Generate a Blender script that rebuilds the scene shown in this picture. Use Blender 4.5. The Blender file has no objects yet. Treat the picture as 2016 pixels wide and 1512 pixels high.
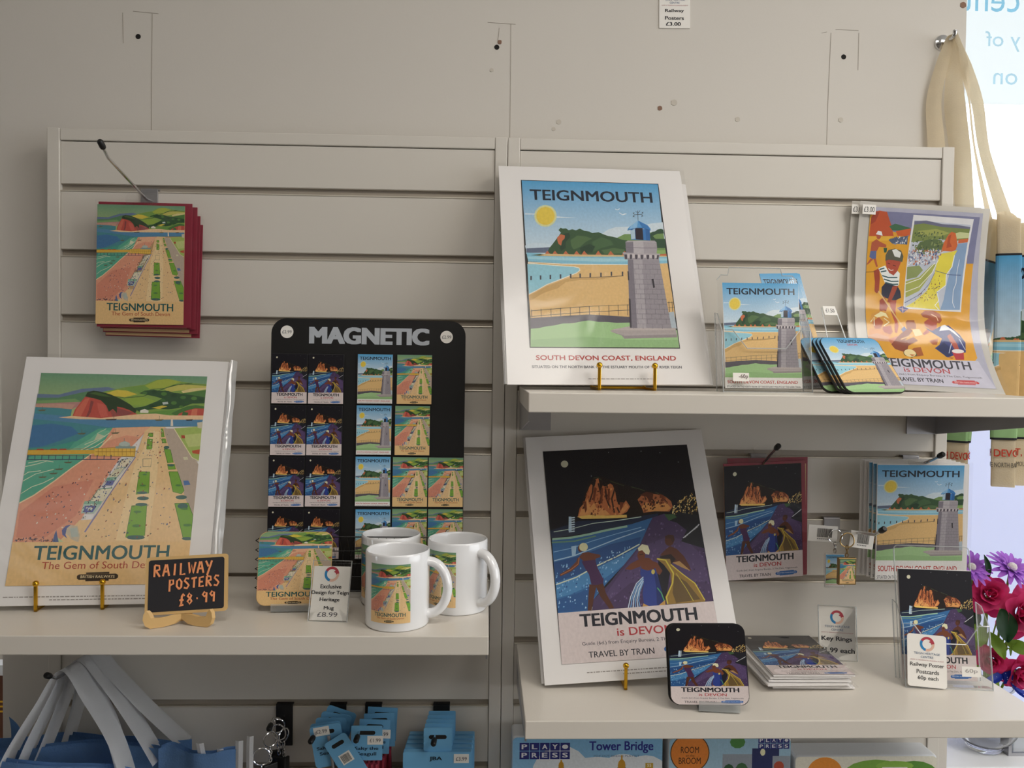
import bpy, bmesh, math, random
from mathutils import Matrix, Vector, noise

# ---------------------------------------------------------------- camera, world, lights, exposure
scene = bpy.context.scene
COL = scene.collection
PI = math.pi
R = math.radians

def look_matrix(yaw, pitch, roll, loc):
    cy, sy, cp, sp = math.cos(yaw), math.sin(yaw), math.cos(pitch), math.sin(pitch)
    f = Vector((sy * cp, cy * cp, -sp)); r = Vector((cy, -sy, 0)); d = f.cross(r)
    r2 = r * math.cos(roll) + d * math.sin(roll); d2 = d * math.cos(roll) - r * math.sin(roll)
    m = Matrix.Identity(4)
    for i in range(3):
        m[i][0], m[i][1], m[i][2], m[i][3] = r2[i], -d2[i], -f[i], loc[i]
    return m

cam_data = bpy.data.cameras.new('camera')
cam_data.sensor_width = 36.0
cam_data.lens = 1565.0 * 36.0 / 2016.0
cam_data.clip_start = 0.02
cam = bpy.data.objects.new('camera', cam_data)
COL.objects.link(cam)
cam.matrix_world = look_matrix(0.032440669, 0.025585258, -0.012397379, (-0.01494408, -1.24718067, 1.49397018))
scene.camera = cam

world = bpy.data.worlds.new('overcast_sky')
scene.world = world
world.use_nodes = True
wn = world.node_tree.nodes
wn['Background'].inputs[0].default_value = (0.94, 0.97, 1.0, 1)
wn['Background'].inputs[1].default_value = 3.2

def area_light(name, loc, rot, size, power, color):
    d = bpy.data.lights.new(name, 'AREA')
    d.shape = 'RECTANGLE'; d.size, d.size_y = size; d.energy = power; d.color = color
    o = bpy.data.objects.new(name, d); COL.objects.link(o)
    o.location = loc; o.rotation_euler = rot
    return o
# fluorescent ceiling fittings of the shop, above and behind the camera
area_light('ceiling_lamp', (0.10, -1.22, 2.66), (0, 0, 0), (0.75, 0.6), 7.2, (1.0, 0.94, 0.865))
area_light('ceiling_lamp', (1.45, -1.22, 2.66), (0, 0, 0), (1.0, 0.6), 17.0, (1.0, 0.94, 0.865))
area_light('ceiling_lamp', (-1.1, -2.9, 2.66), (0, 0, 0), (1.2, 0.6), 2.5, (1.0, 0.94, 0.86))
area_light('ceiling_lamp', (2.0, -2.6, 2.66), (0, 0, 0), (1.2, 0.6), 13.0, (1.0, 0.94, 0.86))

scene.view_settings.view_transform = 'Standard'
scene.view_settings.look = 'None'
scene.view_settings.gamma = 1.0
scene.view_settings.use_curve_mapping = False
scene.view_settings.exposure = 0.13
scene.cycles.transparent_max_bounces = 20

# ---------------------------------------------------------------- materials
def lin(h):
    c = [int(h[i:i + 2], 16) / 255 for i in (0, 2, 4)]
    return [x / 12.92 if x <= 0.04045 else ((x + 0.055) / 1.055) ** 2.4 for x in c] + [1.0]
MATS = {}
def mat(name, hexc='ffffff', rough=0.5, metal=0.0, spec=0.5, var=0.06, scale=30.0, bump=0.0, bscale=200.0, coat=0.0, alpha=1.0, trans=0.0):
    if name in MATS: return MATS[name]
    m = bpy.data.materials.new(name); m.use_nodes = True
    nt = m.node_tree; b = nt.nodes['Principled BSDF']
    b.inputs['Roughness'].default_value = rough; b.inputs['Metallic'].default_value = metal
    b.inputs['Specular IOR Level'].default_value = spec
    b.inputs['Coat Weight'].default_value = coat
    tc = nt.nodes.new('ShaderNodeTexCoord'); nz = nt.nodes.new('ShaderNodeTexNoise')
    nz.inputs['Scale'].default_value = scale; nz.inputs['Detail'].default_value = 4
    nt.links.new(tc.outputs['Object'], nz.inputs['Vector'])
    mx = nt.nodes.new('ShaderNodeMix'); mx.data_type = 'RGBA'
    c = lin(hexc)
    mx.inputs[6].default_value = [max(0, x * (1 - var)) for x in c[:3]] + [1]
    mx.inputs[7].default_value = [min(1, x * (1 + var)) for x in c[:3]] + [1]
    nt.links.new(nz.outputs['Fac'], mx.inputs[0]); nt.links.new(mx.outputs[2], b.inputs['Base Color'])
    if bump:
        n2 = nt.nodes.new('ShaderNodeTexNoise'); n2.inputs['Scale'].default_value = bscale
        nt.links.new(tc.outputs['Object'], n2.inputs['Vector'])
        bp = nt.nodes.new('ShaderNodeBump'); bp.inputs['Strength'].default_value = bump; bp.inputs['Distance'].default_value = 0.002
        nt.links.new(n2.outputs['Fac'], bp.inputs['Height']); nt.links.new(bp.outputs[0], b.inputs['Normal'])
    if trans:                       # thin cloth / film letting daylight through
        out = nt.nodes['Material Output']; tr = nt.nodes.new('ShaderNodeBsdfTranslucent')
        nt.links.new(mx.outputs[2], tr.inputs[0]); ms = nt.nodes.new('ShaderNodeMixShader'); ms.inputs[0].default_value = trans
        nt.links.new(b.outputs[0], ms.inputs[1]); nt.links.new(tr.outputs[0], ms.inputs[2]); nt.links.new(ms.outputs[0], out.inputs[0])
    MATS[name] = m
    return m
def clear_mat(name, tint=(1, 1, 1), rough=0.05, ior=1.45, base=0.0, bump=0.0, bscale=20.0, haze=0.0):
    """thin clear plastic or glass: transparent sheet with Fresnel gloss"""
    m = bpy.data.materials.new(name); m.use_nodes = True; nt = m.node_tree
    for n in list(nt.nodes):
        if n.type != 'OUTPUT_MATERIAL': nt.nodes.remove(n)
    out = nt.nodes['Material Output']
    tr = nt.nodes.new('ShaderNodeBsdfTransparent'); tr.inputs[0].default_value = (*tint, 1)
    gl = nt.nodes.new('ShaderNodeBsdfGlossy'); gl.inputs['Roughness'].default_value = rough
    fr = nt.nodes.new('ShaderNodeLayerWeight'); f0 = ((ior - 1) / (ior + 1)) ** 2 * 1.5 + base   # two faces of a thin sheet
    pw = nt.nodes.new('ShaderNodeMath'); pw.operation = 'POWER'; pw.inputs[1].default_value = 4.0
    ad = nt.nodes.new('ShaderNodeMath'); ad.operation = 'MULTIPLY_ADD'; ad.inputs[1].default_value = 0.85 * (1 - f0); ad.inputs[2].default_value = f0; ad.use_clamp = True
    ms = nt.nodes.new('ShaderNodeMixShader')
    nt.links.new(fr.outputs['Facing'], pw.inputs[0]); nt.links.new(pw.outputs[0], ad.inputs[0]); nt.links.new(ad.outputs[0], ms.inputs[0])
    nt.links.new(tr.outputs[0], ms.inputs[1]); nt.links.new(gl.outputs[0], ms.inputs[2])
    last = ms
    if haze:
        df = nt.nodes.new('ShaderNodeBsdfDiffuse'); df.inputs[0].default_value = (0.85, 0.87, 0.88, 1)
        m2 = nt.nodes.new('ShaderNodeMixShader'); m2.inputs[0].default_value = haze
        nt.links.new(ms.outputs[0], m2.inputs[1]); nt.links.new(df.outputs[0], m2.inputs[2]); last = m2
    nt.links.new(last.outputs[0], out.inputs[0])
    if bump:
        tc = nt.nodes.new('ShaderNodeTexCoord'); nz = nt.nodes.new('ShaderNodeTexNoise'); nz.inputs['Scale'].default_value = bscale
        nz.inputs['Detail'].default_value = 2; nz.inputs['Distortion'].default_value = 1.2
        nt.links.new(tc.outputs['Object'], nz.inputs['Vector'])
        bp = nt.nodes.new('ShaderNodeBump'); bp.inputs['Strength'].default_value = bump; bp.inputs['Distance'].default_value = 0.004
        nt.links.new(nz.outputs['Fac'], bp.inputs['Height'])
        nt.links.new(bp.outputs[0], gl.inputs['Normal']); nt.links.new(bp.outputs[0], fr.inputs['Normal'])
    MATS[name] = m
    return m
def print_mat(name, rough, coat, trans=0.0):
    """printed ink: colours come from the mesh's own colour attribute, with a fine paper grain"""
    m = bpy.data.materials.new(name); m.use_nodes = True; nt = m.node_tree; b = nt.nodes['Principled BSDF']
    at = nt.nodes.new('ShaderNodeAttribute'); at.attribute_name = 'ink'
    tc = nt.nodes.new('ShaderNodeTexCoord'); nz = nt.nodes.new('ShaderNodeTexNoise'); nz.inputs['Scale'].default_value = 60; nz.inputs['Detail'].default_value = 5
    nt.links.new(tc.outputs['Object'], nz.inputs['Vector'])
    mr = nt.nodes.new('ShaderNodeMapRange'); mr.inputs[3].default_value = 0.86; mr.inputs[4].default_value = 1.14
    nt.links.new(nz.outputs['Fac'], mr.inputs[0])
    mx = nt.nodes.new('ShaderNodeMix'); mx.data_type = 'RGBA'; mx.blend_type = 'MULTIPLY'; mx.inputs[0].default_value = 1.0
    nt.links.new(at.outputs['Color'], mx.inputs[6]); nt.links.new(mr.outputs[0], mx.inputs[7])
    nt.links.new(mx.outputs[2], b.inputs['Base Color'])
    b.inputs['Roughness'].default_value = rough; b.inputs['Coat Weight'].default_value = coat; b.inputs['Coat Roughness'].default_value = 0.08
    b.inputs['Specular IOR Level'].default_value = 0.3
    if trans:
        out = nt.nodes['Material Output']; tr = nt.nodes.new('ShaderNodeBsdfTransparent' if name == 'ink_film' else 'ShaderNodeBsdfTranslucent'); nt.links.new(mx.outputs[2], tr.inputs[0])
        ms = nt.nodes.new('ShaderNodeMixShader'); ms.inputs[0].default_value = trans
        nt.links.new(b.outputs[0], ms.inputs[1]); nt.links.new(tr.outputs[0], ms.inputs[2]); nt.links.new(ms.outputs[0], out.inputs[0])
    MATS[name] = m
    return m
print_mat('ink_matt', 0.6, 0.0); print_mat('ink_gloss', 0.35, 0.5); print_mat('ink_film', 0.5, 0.0, 0.85); print_mat('ink_cloth', 0.9, 0.0, 0.15)
clear_mat('sleeve', (0.985, 0.985, 0.985), 0.10, 1.40, 0.0, 0.35, 9.0, 0.0)
clear_mat('sleeve_fold', (0.97, 0.97, 0.97), 0.12, 1.5, 0.10, 0.5, 14.0, 0.45)
clear_mat('acrylic', (0.99, 0.992, 0.99), 0.03, 1.40, 0.0)
clear_mat('acrylic_edge', (0.84, 0.87, 0.87), 0.15, 1.5, 0.10, 0, 20, 0.32)
clear_mat('glass', (0.97, 0.985, 0.99), 0.01, 1.5, 0.0)
vg = bpy.data.materials.new('vase_glass'); vg.use_nodes = True; MATS['vase_glass'] = vg
vb = vg.node_tree.nodes['Principled BSDF']; vb.inputs['Transmission Weight'].default_value = 1.0; vb.inputs['Roughness'].default_value = 0.0; vb.inputs['IOR'].default_value = 1.46
mat('wall_paint', 'd8d3cb', 0.75, var=0.025, scale=3.0, bump=0.04, bscale=250)
mat('laminate', 'd9d4cb', 0.42, var=0.015, scale=6.0)
mat('laminate_shelf', 'ddd7cd', 0.34, var=0.015, scale=6.0)
mat('aluminium', 'a89f92', 0.45, 0.2, var=0.05, scale=20)
mat('bright_lip', 'e2dccf', 0.3, 0.5, var=0.03, scale=20)
mat('steel', 'b4b4b8', 0.35, 0.9, var=0.06, scale=30)
mat('chrome', 'd5d6d8', 0.12, 1.0, var=0.03)
mat('brass', 'd9a832', 0.22, 1.0, var=0.06, scale=40)
mat('black_rubber', '151516', 0.45, var=0.1)
mat('black_board', '0c0c0e', 0.5, var=0.1, scale=8)
mat('black_wire', '111112', 0.35, 0.3, var=0.1)
mat('card_white', 'efecea', 0.55, var=0.012, scale=12)
mat('paper', 'f3f0ea', 0.6, var=0.015, scale=12)
mat('envelope_red', '8c2338', 0.55, var=0.05, scale=25)
mat('kraft', 'caa67a', 0.6, var=0.05)
mat('ceramic', 'f3f4f6', 0.12, spec=0.6, var=0.01, coat=0.5)
mat('pine', 'd9b377', 0.55, var=0.12, scale=14)
mat('chalk_black', '26252a', 0.7, var=0.1, scale=10)
mat('chalk_orange', 'fba06c', 0.9, var=0.12, scale=160)
mat('pencil', 'a39b8f', 0.8); mat('hole_dark', '1a1715', 0.9); mat('plug_brown', '8a6a58', 0.8); mat('smudge', 'cbc4b8', 0.8)
mat('canvas', 'f8f0de', 0.9, var=0.05, scale=60, bump=0.25, bscale=500, trans=0.45)
mat('strap_white', 'f8f9fb', 0.85, var=0.02, trans=0.12, bump=0.15, bscale=500)
mat('felt_blue', '86b2e4', 0.9, var=0.12, scale=40, bump=0.3, bscale=400)
mat('card_blue', '6fb0dc', 0.5, var=0.05, scale=20)
mat('keyring_gold', 'a98e5e', 0.3, 0.9)
mat('petal_pink', 'ee4a90', 0.6, var=0.22, scale=40, trans=0.15)
mat('petal_purple', 'b06ad8', 0.6, var=0.22, scale=60, trans=0.2)
mat('flower_heart', 'd9d3cf', 0.6, var=0.2, scale=200)
mat('leaf_dark', '1f4a26', 0.5, var=0.25, scale=40)
mat('leaf_light', '8fb045', 0.5, var=0.25, scale=40, trans=0.2)
mat('ribbon_blue', '1f43c4', 0.4, var=0.06); mat('ribbon_dot', 'a9b8ec', 0.5)
mat('lavender', 'e4e7f7', 0.6, var=0.02, scale=3, trans=0.5)  # lavender tint paints in the veil of overexposed window light
mat('window_film', 'f2f5f6', 0.6, var=0.01, scale=3, trans=0.55)
mat('pvc_white', 'eef0f2', 0.35, var=0.01)
mat('brown_board', '5a3626', 0.6, var=0.15, scale=8)
mat('gold_paint', 'd9a530', 0.5)
mat('hedge', '4f7a38', 0.9, var=0.35, scale=9)
mat('road', '8d8a86', 0.9, var=0.1)
mat('shop_wall', '9c948a', 0.8, var=0.1, scale=2)
mat('floor_vinyl', '6f6962', 0.5, var=0.08, scale=5)
mat('ceiling_paint', 'e6e2da', 0.8, var=0.01)
mat('box_side', 'd9dde2', 0.5)

# ---------------------------------------------------------------- mesh helpers
def link(name, mesh, m, parent=None, loc=None):
    o = bpy.data.objects.new(name, mesh); COL.objects.link(o)
    if m is not None and len(mesh.materials) == 0:
        for k in (m if isinstance(m, (list, tuple)) else [m]): mesh.materials.append(MATS[k])
    if parent is not None: o.parent = parent
    if loc is not None: o.location = loc
    return o
def obj(name, bm, m, parent=None, loc=None, smooth=False):
    me = bpy.data.meshes.new(name); bmesh.ops.recalc_face_normals(bm, faces=bm.faces); bm.to_mesh(me); bm.free()
    if smooth:
        me.shade_smooth(); me.set_sharp_from_angle(angle=R(42))
    return link(name, me, m, parent, loc)
def tag(o, label=None, cat=None, group=None, kind=None):
    if label: o['label'] = label
    if cat: o['category'] = cat
    if group: o['group'] = group
    if kind: o['kind'] = kind
    return o
def box(bm, x0, x1, y0, y1, z0, z1, bev=0.0, seg=2):
    n = len(bm.verts)
    r = bmesh.ops.create_cube(bm, size=1.0)
    for v in r['verts']:
        v.co = Vector((x0 + (v.co.x + .5) * (x1 - x0), y0 + (v.co.y + .5) * (y1 - y0), z0 + (v.co.z + .5) * (z1 - z0)))
    if bev:
        es = {e for v in r['verts'] for e in v.link_edges}
        bmesh.ops.bevel(bm, geom=list(es), offset=bev, segments=seg, profile=0.5, affect='EDGES')
    return bm
def newbox(*a, **k): return box(bmesh.new(), *a, **k)
def tube(bm, pts, rad, n=8, closed=False, caps=True):
    """swept round bar through 3-D points; rad a number or one per point"""
    P = [Vector(p) for p in pts]; N = len(P); rings = []
    up = None
    for i in range(N):
        if closed: t = P[(i + 1) % N] - P[i - 1]
        else: t = P[min(i + 1, N - 1)] - P[max(i - 1, 0)]
        t.normalize()
        if up is None:
            up = Vector((0, 0, 1)) if abs(t.z) < 0.9 else Vector((1, 0, 0))
        a = t.cross(up).normalized(); b = t.cross(a).normalized(); up = -b
        r = rad[i] if isinstance(rad, (list, tuple)) else rad
        rings.append([bm.verts.new(P[i] + (a * math.cos(2 * PI * k / n) + b * math.sin(2 * PI * k / n)) * r) for k in range(n)])
    for i in range(N if closed else N - 1):
        A, B = rings[i], rings[(i + 1) % N]
        for k in range(n): bm.faces.new((A[k], A[(k + 1) % n], B[(k + 1) % n], B[k]))
    if caps and not closed:
        bm.faces.new(rings[0][::-1]); bm.faces.new(rings[-1])
    return bm
def lathe(bm, prof, n=40, axis=(0, 0)):
    rings = []
    for r, z in prof:
        if r < 1e-6: rings.append([bm.verts.new((axis[0], axis[1], z))])
        else: rings.append([bm.verts.new((axis[0] + r * math.cos(2 * PI * k / n), axis[1] + r * math.sin(2 * PI * k / n), z)) for k in range(n)])
    for A, B in zip(rings, rings[1:]):
        for k in range(n):
            a, b = A[k % len(A)], A[(k + 1) % len(A)]; c, d = B[(k + 1) % len(B)], B[k % len(B)]
            f = []
            for v in (a, b, c, d):
                if v not in f: f.append(v)
            if len(f) > 2: bm.faces.new(f)
    return bm
def rrect(w, h, r, n=6, x=0.0, z=0.0):
    """rounded rectangle outline centred on x, bottom at z"""
    P = []
    for cx, cz, a0 in ((w / 2 - r, h - r, 0), (-w / 2 + r, h - r, 90), (-w / 2 + r, r, 180), (w / 2 - r, r, 270)):
        for k in range(n + 1):
            a = R(a0 + 90 * k / n); P.append((x + cx + r * math.cos(a), z + cz + r * math.sin(a)))
    return P
def plate(bm, P, y0, y1):
    """outline in x-z extruded from y0 (front) to y1"""
    A = [bm.verts.new((x, y0, z)) for x, z in P]; B = [bm.verts.new((x, y1, z)) for x, z in P]
    bm.faces.new(A); bm.faces.new(B[::-1])
    for i in range(len(P)):
        j = (i + 1) % len(P); bm.faces.new((A[i], B[i], B[j], A[j]))
    return bm
def grid(bm, nu, nv, fn):
    V = [[bm.verts.new(fn(i / nu, j / nv)) for i in range(nu + 1)] for j in range(nv + 1)]
    for j in range(nv):
        for i in range(nu): bm.faces.new((V[j][i], V[j][i + 1], V[j + 1][i + 1], V[j + 1][i]))
    return bm
def empty(name, loc=(0, 0, 0), label=None, cat=None, group=None, yaw=0, tilt=0, roll=0):
    """an Empty at a thing's base; its x runs along the thing, -y faces out of it, z runs up it"""
    o = bpy.data.objects.new(name, None); COL.objects.link(o); o.empty_display_size = 0.02
    yaw, tilt, roll = R(yaw), R(tilt), R(roll)
    U0 = Vector((math.cos(yaw), math.sin(yaw), 0)); N0 = Vector((math.sin(yaw), -math.cos(yaw), 0))
    V0 = Vector((0, 0, math.cos(tilt))) - N0 * math.sin(tilt)
    U = U0 * math.cos(roll) + V0 * math.sin(roll); V = V0 * math.cos(roll) - U0 * math.sin(roll); Y = V.cross(U)
    m = Matrix.Identity(4)
    for i in range(3): m[i][0], m[i][1], m[i][2], m[i][3] = U[i], Y[i], V[i], loc[i]
    o.matrix_world = m
    return tag(o, label, cat, group)
def copy_tree(o, parent=None):
    c = o.copy(); COL.objects.link(c); c.parent = parent
    for ch in o.children: copy_tree(ch, c)
    return c
def place(o, loc, yaw=0, tilt=0, roll=0):
    t = empty('t', loc, yaw=yaw, tilt=tilt, roll=roll); o.matrix_world = t.matrix_world.copy(); bpy.data.objects.remove(t); return o

# ---------------------------------------------------------------- flat print (posters, labels, lettering)
_glyph = {}
def glyphs(txt, bold=0):
    key = txt
    if key not in _glyph:
        cu = bpy.data.curves.new('t', 'FONT'); cu.body = txt; cu.size = 1.0; cu.resolution_u = 3; cu.fill_mode = 'FRONT'
        o = bpy.data.objects.new('t', cu); COL.objects.link(o)
        bpy.context.view_layer.update()
        me = bpy.data.meshes.new_from_object(o.evaluated_get(bpy.context.evaluated_depsgraph_get()))
        V = [(v.co.x, v.co.y) for v in me.vertices]; F = [tuple(p.vertices) for p in me.polygons]
        bpy.data.objects.remove(o); bpy.data.curves.remove(cu); bpy.data.meshes.remove(me)
        xs = [v[0] for v in V] or [0, 1]; ys = [v[1] for v in V] or [0, 1]
        _glyph[key] = (V, F, min(xs), max(xs), min(ys), max(ys))
    return _glyph[key]
def half(P, a, b, c):
    """clip polygon to a*x+b*y<=c"""
    out = []
    for i in range(len(P)):
        p, q = P[i - 1], P[i]; dp = a * p[0] + b * p[1] - c; dq = a * q[0] + b * q[1] - c
        if (dp <= 0) != (dq <= 0):
            t = dp / (dp - dq); out.append((p[0] + (q[0] - p[0]) * t, p[1] + (q[1] - p[1]) * t))
        if dq <= 0: out.append(q)
    return out
def norm(art):
    """design list -> drawing commands in unit coordinates"""
    out = []
    for o in art:
        if o[0] == 'p': out.append(('p', o[1], o[1], [(o[2][i] / 1000, o[2][i + 1] / 1000) for i in range(0, len(o[2]), 2)]))
        elif o[0] == 'g': out.append(('p', o[1], o[2], [(o[3][i] / 1000, o[3][i + 1] / 1000) for i in range(0, len(o[3]), 2)]))
        elif o[0] == 't': out.append(o)
        else:
            P = [(o[5][i] / 1000, o[5][i + 1] / 1000) for i in range(0, len(o[5]), 2)]
            rnd = random.Random(o[1]); xs = [p[0] for p in P]; ys = [p[1] for p in P]; s = o[3] / 1000; tris = []
            k = 0
            while k < o[2]:
                x = rnd.uniform(min(xs), max(xs)); y = rnd.uniform(min(ys), max(ys)); ins = False
                for i in range(len(P)):
                    a, b = P[i - 1], P[i]
                    if (a[1] > y) != (b[1] > y) and x < (b[0] - a[0]) * (y - a[1]) / (b[1] - a[1]) + a[0]: ins = not ins
                if not ins: continue
                k += 1; w = s * rnd.uniform(.5, 1.3); h = s * rnd.uniform(.4, 1.1); a = rnd.uniform(-.4, .4) * w
                tris.append((rnd.choice(o[4]), [(x - w, y - h), (x + w * .6, y - h * .8), (x + w + a, y + h * .5), (x - w * .3 + a, y + h)]))
            out.append(('m', tris))
    return out
def sub(ops, u0, v0, u1, v1):
    f = lambda p: (u0 + p[0] * (u1 - u0), v0 + p[1] * (v1 - v0)); out = []
    for o in ops:
        if o[0] == 'p': out.append(('p', o[1], o[2], [f(p) for p in o[3]]))
        elif o[0] == 't':
            a = f((o[3], o[4])); b = f((o[5], o[6])); out.append(('t', o[1], o[2], a[0], a[1], b[0], b[1], o[7]))
        else: out.append(('m', [(c, [f(p) for p in P]) for c, P in o[1]]))
    return out
def rect(c, u0, v0, u1, v1): return ('p', c, c, [(u0, v0), (u1, v0), (u1, v1), (u0, v1)])
def disc(c, u, v, ru, rv, n=24, a0=0, a1=360, inner=0.0):
    P = [(u + ru * math.cos(R(a0 + (a1 - a0) * k / n)), v + rv * math.sin(R(a0 + (a1 - a0) * k / n))) for k in range(n + (1 if a1 - a0 < 360 or inner else 0))]
    if inner: P += [(u + ru * inner * math.cos(R(a1 - (a1 - a0) * k / n)), v + rv * inner * math.sin(R(a1 - (a1 - a0) * k / n))) for k in range(n + 1)]
    return ('p', c, c, P)
def art_mesh(name, ops, clip=None, cu=0, cv=0, warp=None, step=8e-6):
    """layers of flat ink; each shape lies a few microns over the ones it covers. x in -0.5..0.5, z in 0..1, facing -y"""
    V, F, C = [], [], []; boxes = []
    def bend(u, v, l):
        # every strip between two cuts stays flat, so that the layers of ink keep their order
        def along(uu):
            if not cv: return Vector(warp(uu, v, l))
            k = min(max(math.floor(v * cv), 0), cv - 1); t = v * cv - k
            return Vector(warp(uu, k / cv, l)).lerp(Vector(warp(uu, (k + 1) / cv, l)), t)
        if not cu: return along(u)
        k = min(max(math.floor(u * cu), 0), cu - 1); t = u * cu - k
        return along(k / cu).lerp(along((k + 1) / cu), t)
    def emit(P, c1, c2, ly, lo, hi):
        n = len(V)
        for u, v in P:
            V.append(bend(u, v, ly) if warp else (u - .5, -ly, v))
            t = (v - lo) / (hi - lo) if hi > lo else 0
            C.append([c2[i] + (c1[i] - c2[i]) * t for i in range(4)])
        F.append(tuple(range(n, n + len(P))))
    def shape(P, c1, c2, ly):
        if len(P) < 3: return
        lo, hi = min(p[1] for p in P), max(p[1] for p in P)
        for a, b, c in ([(1, 0, 1), (-1, 0, 0), (0, 1, 1), (0, -1, 0)] if clip is None else clip):
            if any(a * p[0] + b * p[1] > c for p in P): P = half(P, a, b, c)
            if len(P) < 3: return
        parts = [P]
        for n, ax in ((cu, 0), (cv, 1)):
            if n:
                new = []
                for Q in parts:
                    l, h = min(p[ax] for p in Q), max(p[ax] for p in Q)
                    for k in range(n):
                        if h <= k / n or l >= (k + 1) / n: continue
                        S = half(Q, 1 - ax, ax, (k + 1) / n) if h > (k + 1) / n else Q
                        if len(S) > 2 and l < k / n: S = half(S, ax - 1, -ax, -k / n)
                        if len(S) > 2: new.append(S)
                parts = new
        for Q in parts: emit(Q, c1, c2, ly, lo, hi)
    def layer(P):
        b = (min(p[0] for p in P), min(p[1] for p in P), max(p[0] for p in P), max(p[1] for p in P)); l = 0
        for q, k in boxes:
            if k >= l and q[0] < b[2] and q[2] > b[0] and q[1] < b[3] and q[3] > b[1]: l = k + 1
        boxes.append((b, l)); return l * step
    for o in ops:
        if o[0] == 'p': shape(o[3], lin(o[1]), lin(o[2]), layer(o[3]))
        elif o[0] == 'm':
            ly = layer([p for c, P in o[1] for p in P])
            for k, (c, P) in enumerate(o[1]): shape(P, lin(c), lin(c), ly + (k % 7) * step * .14)
        else:
            c = lin(o[1]); GV, GF, x0, x1, y0, y1 = glyphs(o[2], o[7]); u0, v0, u1, v1 = o[3:7]
            pts = [(u0 + (x - x0) / (x1 - x0) * (u1 - u0), v0 + (y - y0) / max(y1 - y0, 1e-6) * (v1 - v0)) for x, y in GV]
            ly = layer([(u0, v0), (u1, v1)])
            sx, sy = (u1 - u0) / (x1 - x0) * o[7], (v1 - v0) / max(y1 - y0, 1e-6) * o[7]
            ks = [0] if o[7] < .004 else [-.7, .7] if o[7] < .045 else [-.7, -.23, .23, .7]
            for n, (dx, dy) in enumerate([(a, .5 * b if o[7] >= .016 else 0) for a in ks for b in (ks if o[7] >= .016 else [0])]):
                for f in GF: shape([(pts[i][0] + dx * sx, pts[i][1] + dy * sy) for i in f], c, c, ly + n * 1.6e-6)
    me = bpy.data.meshes.new(name); me.from_pydata(V, [], F)
    at = me.color_attributes.new('ink', 'FLOAT_COLOR', 'POINT')
    at.data.foreach_set('color', [x for c in C for x in c])
    return me
def ink(parent, me, w, h, x=0.0, z=0.0, y=0.0, m='ink_matt', name='print'):
    if len(me.materials) == 0: me.materials.append(MATS[m])
    o = bpy.data.objects.new(name, me); COL.objects.link(o); o.parent = parent; o.location = (x, y, z); o.scale = (w, 1, h)
    return o
def text_print(parent, lines, name='lettering', y=0.0, m='ink_matt'):
    """lines: (text, colour, x0, z0, x1, z1, bold) in metres in the parent's own frame, flat ink just proud of it"""
    me = art_mesh(name, [('t', c, t, x0 + .5, z0, x1 + .5, z1, b) for t, c, x0, z0, x1, z1, b in lines], clip=[])
    return ink(parent, me, 1, 1, 0, 0, y, m, name)

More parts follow.
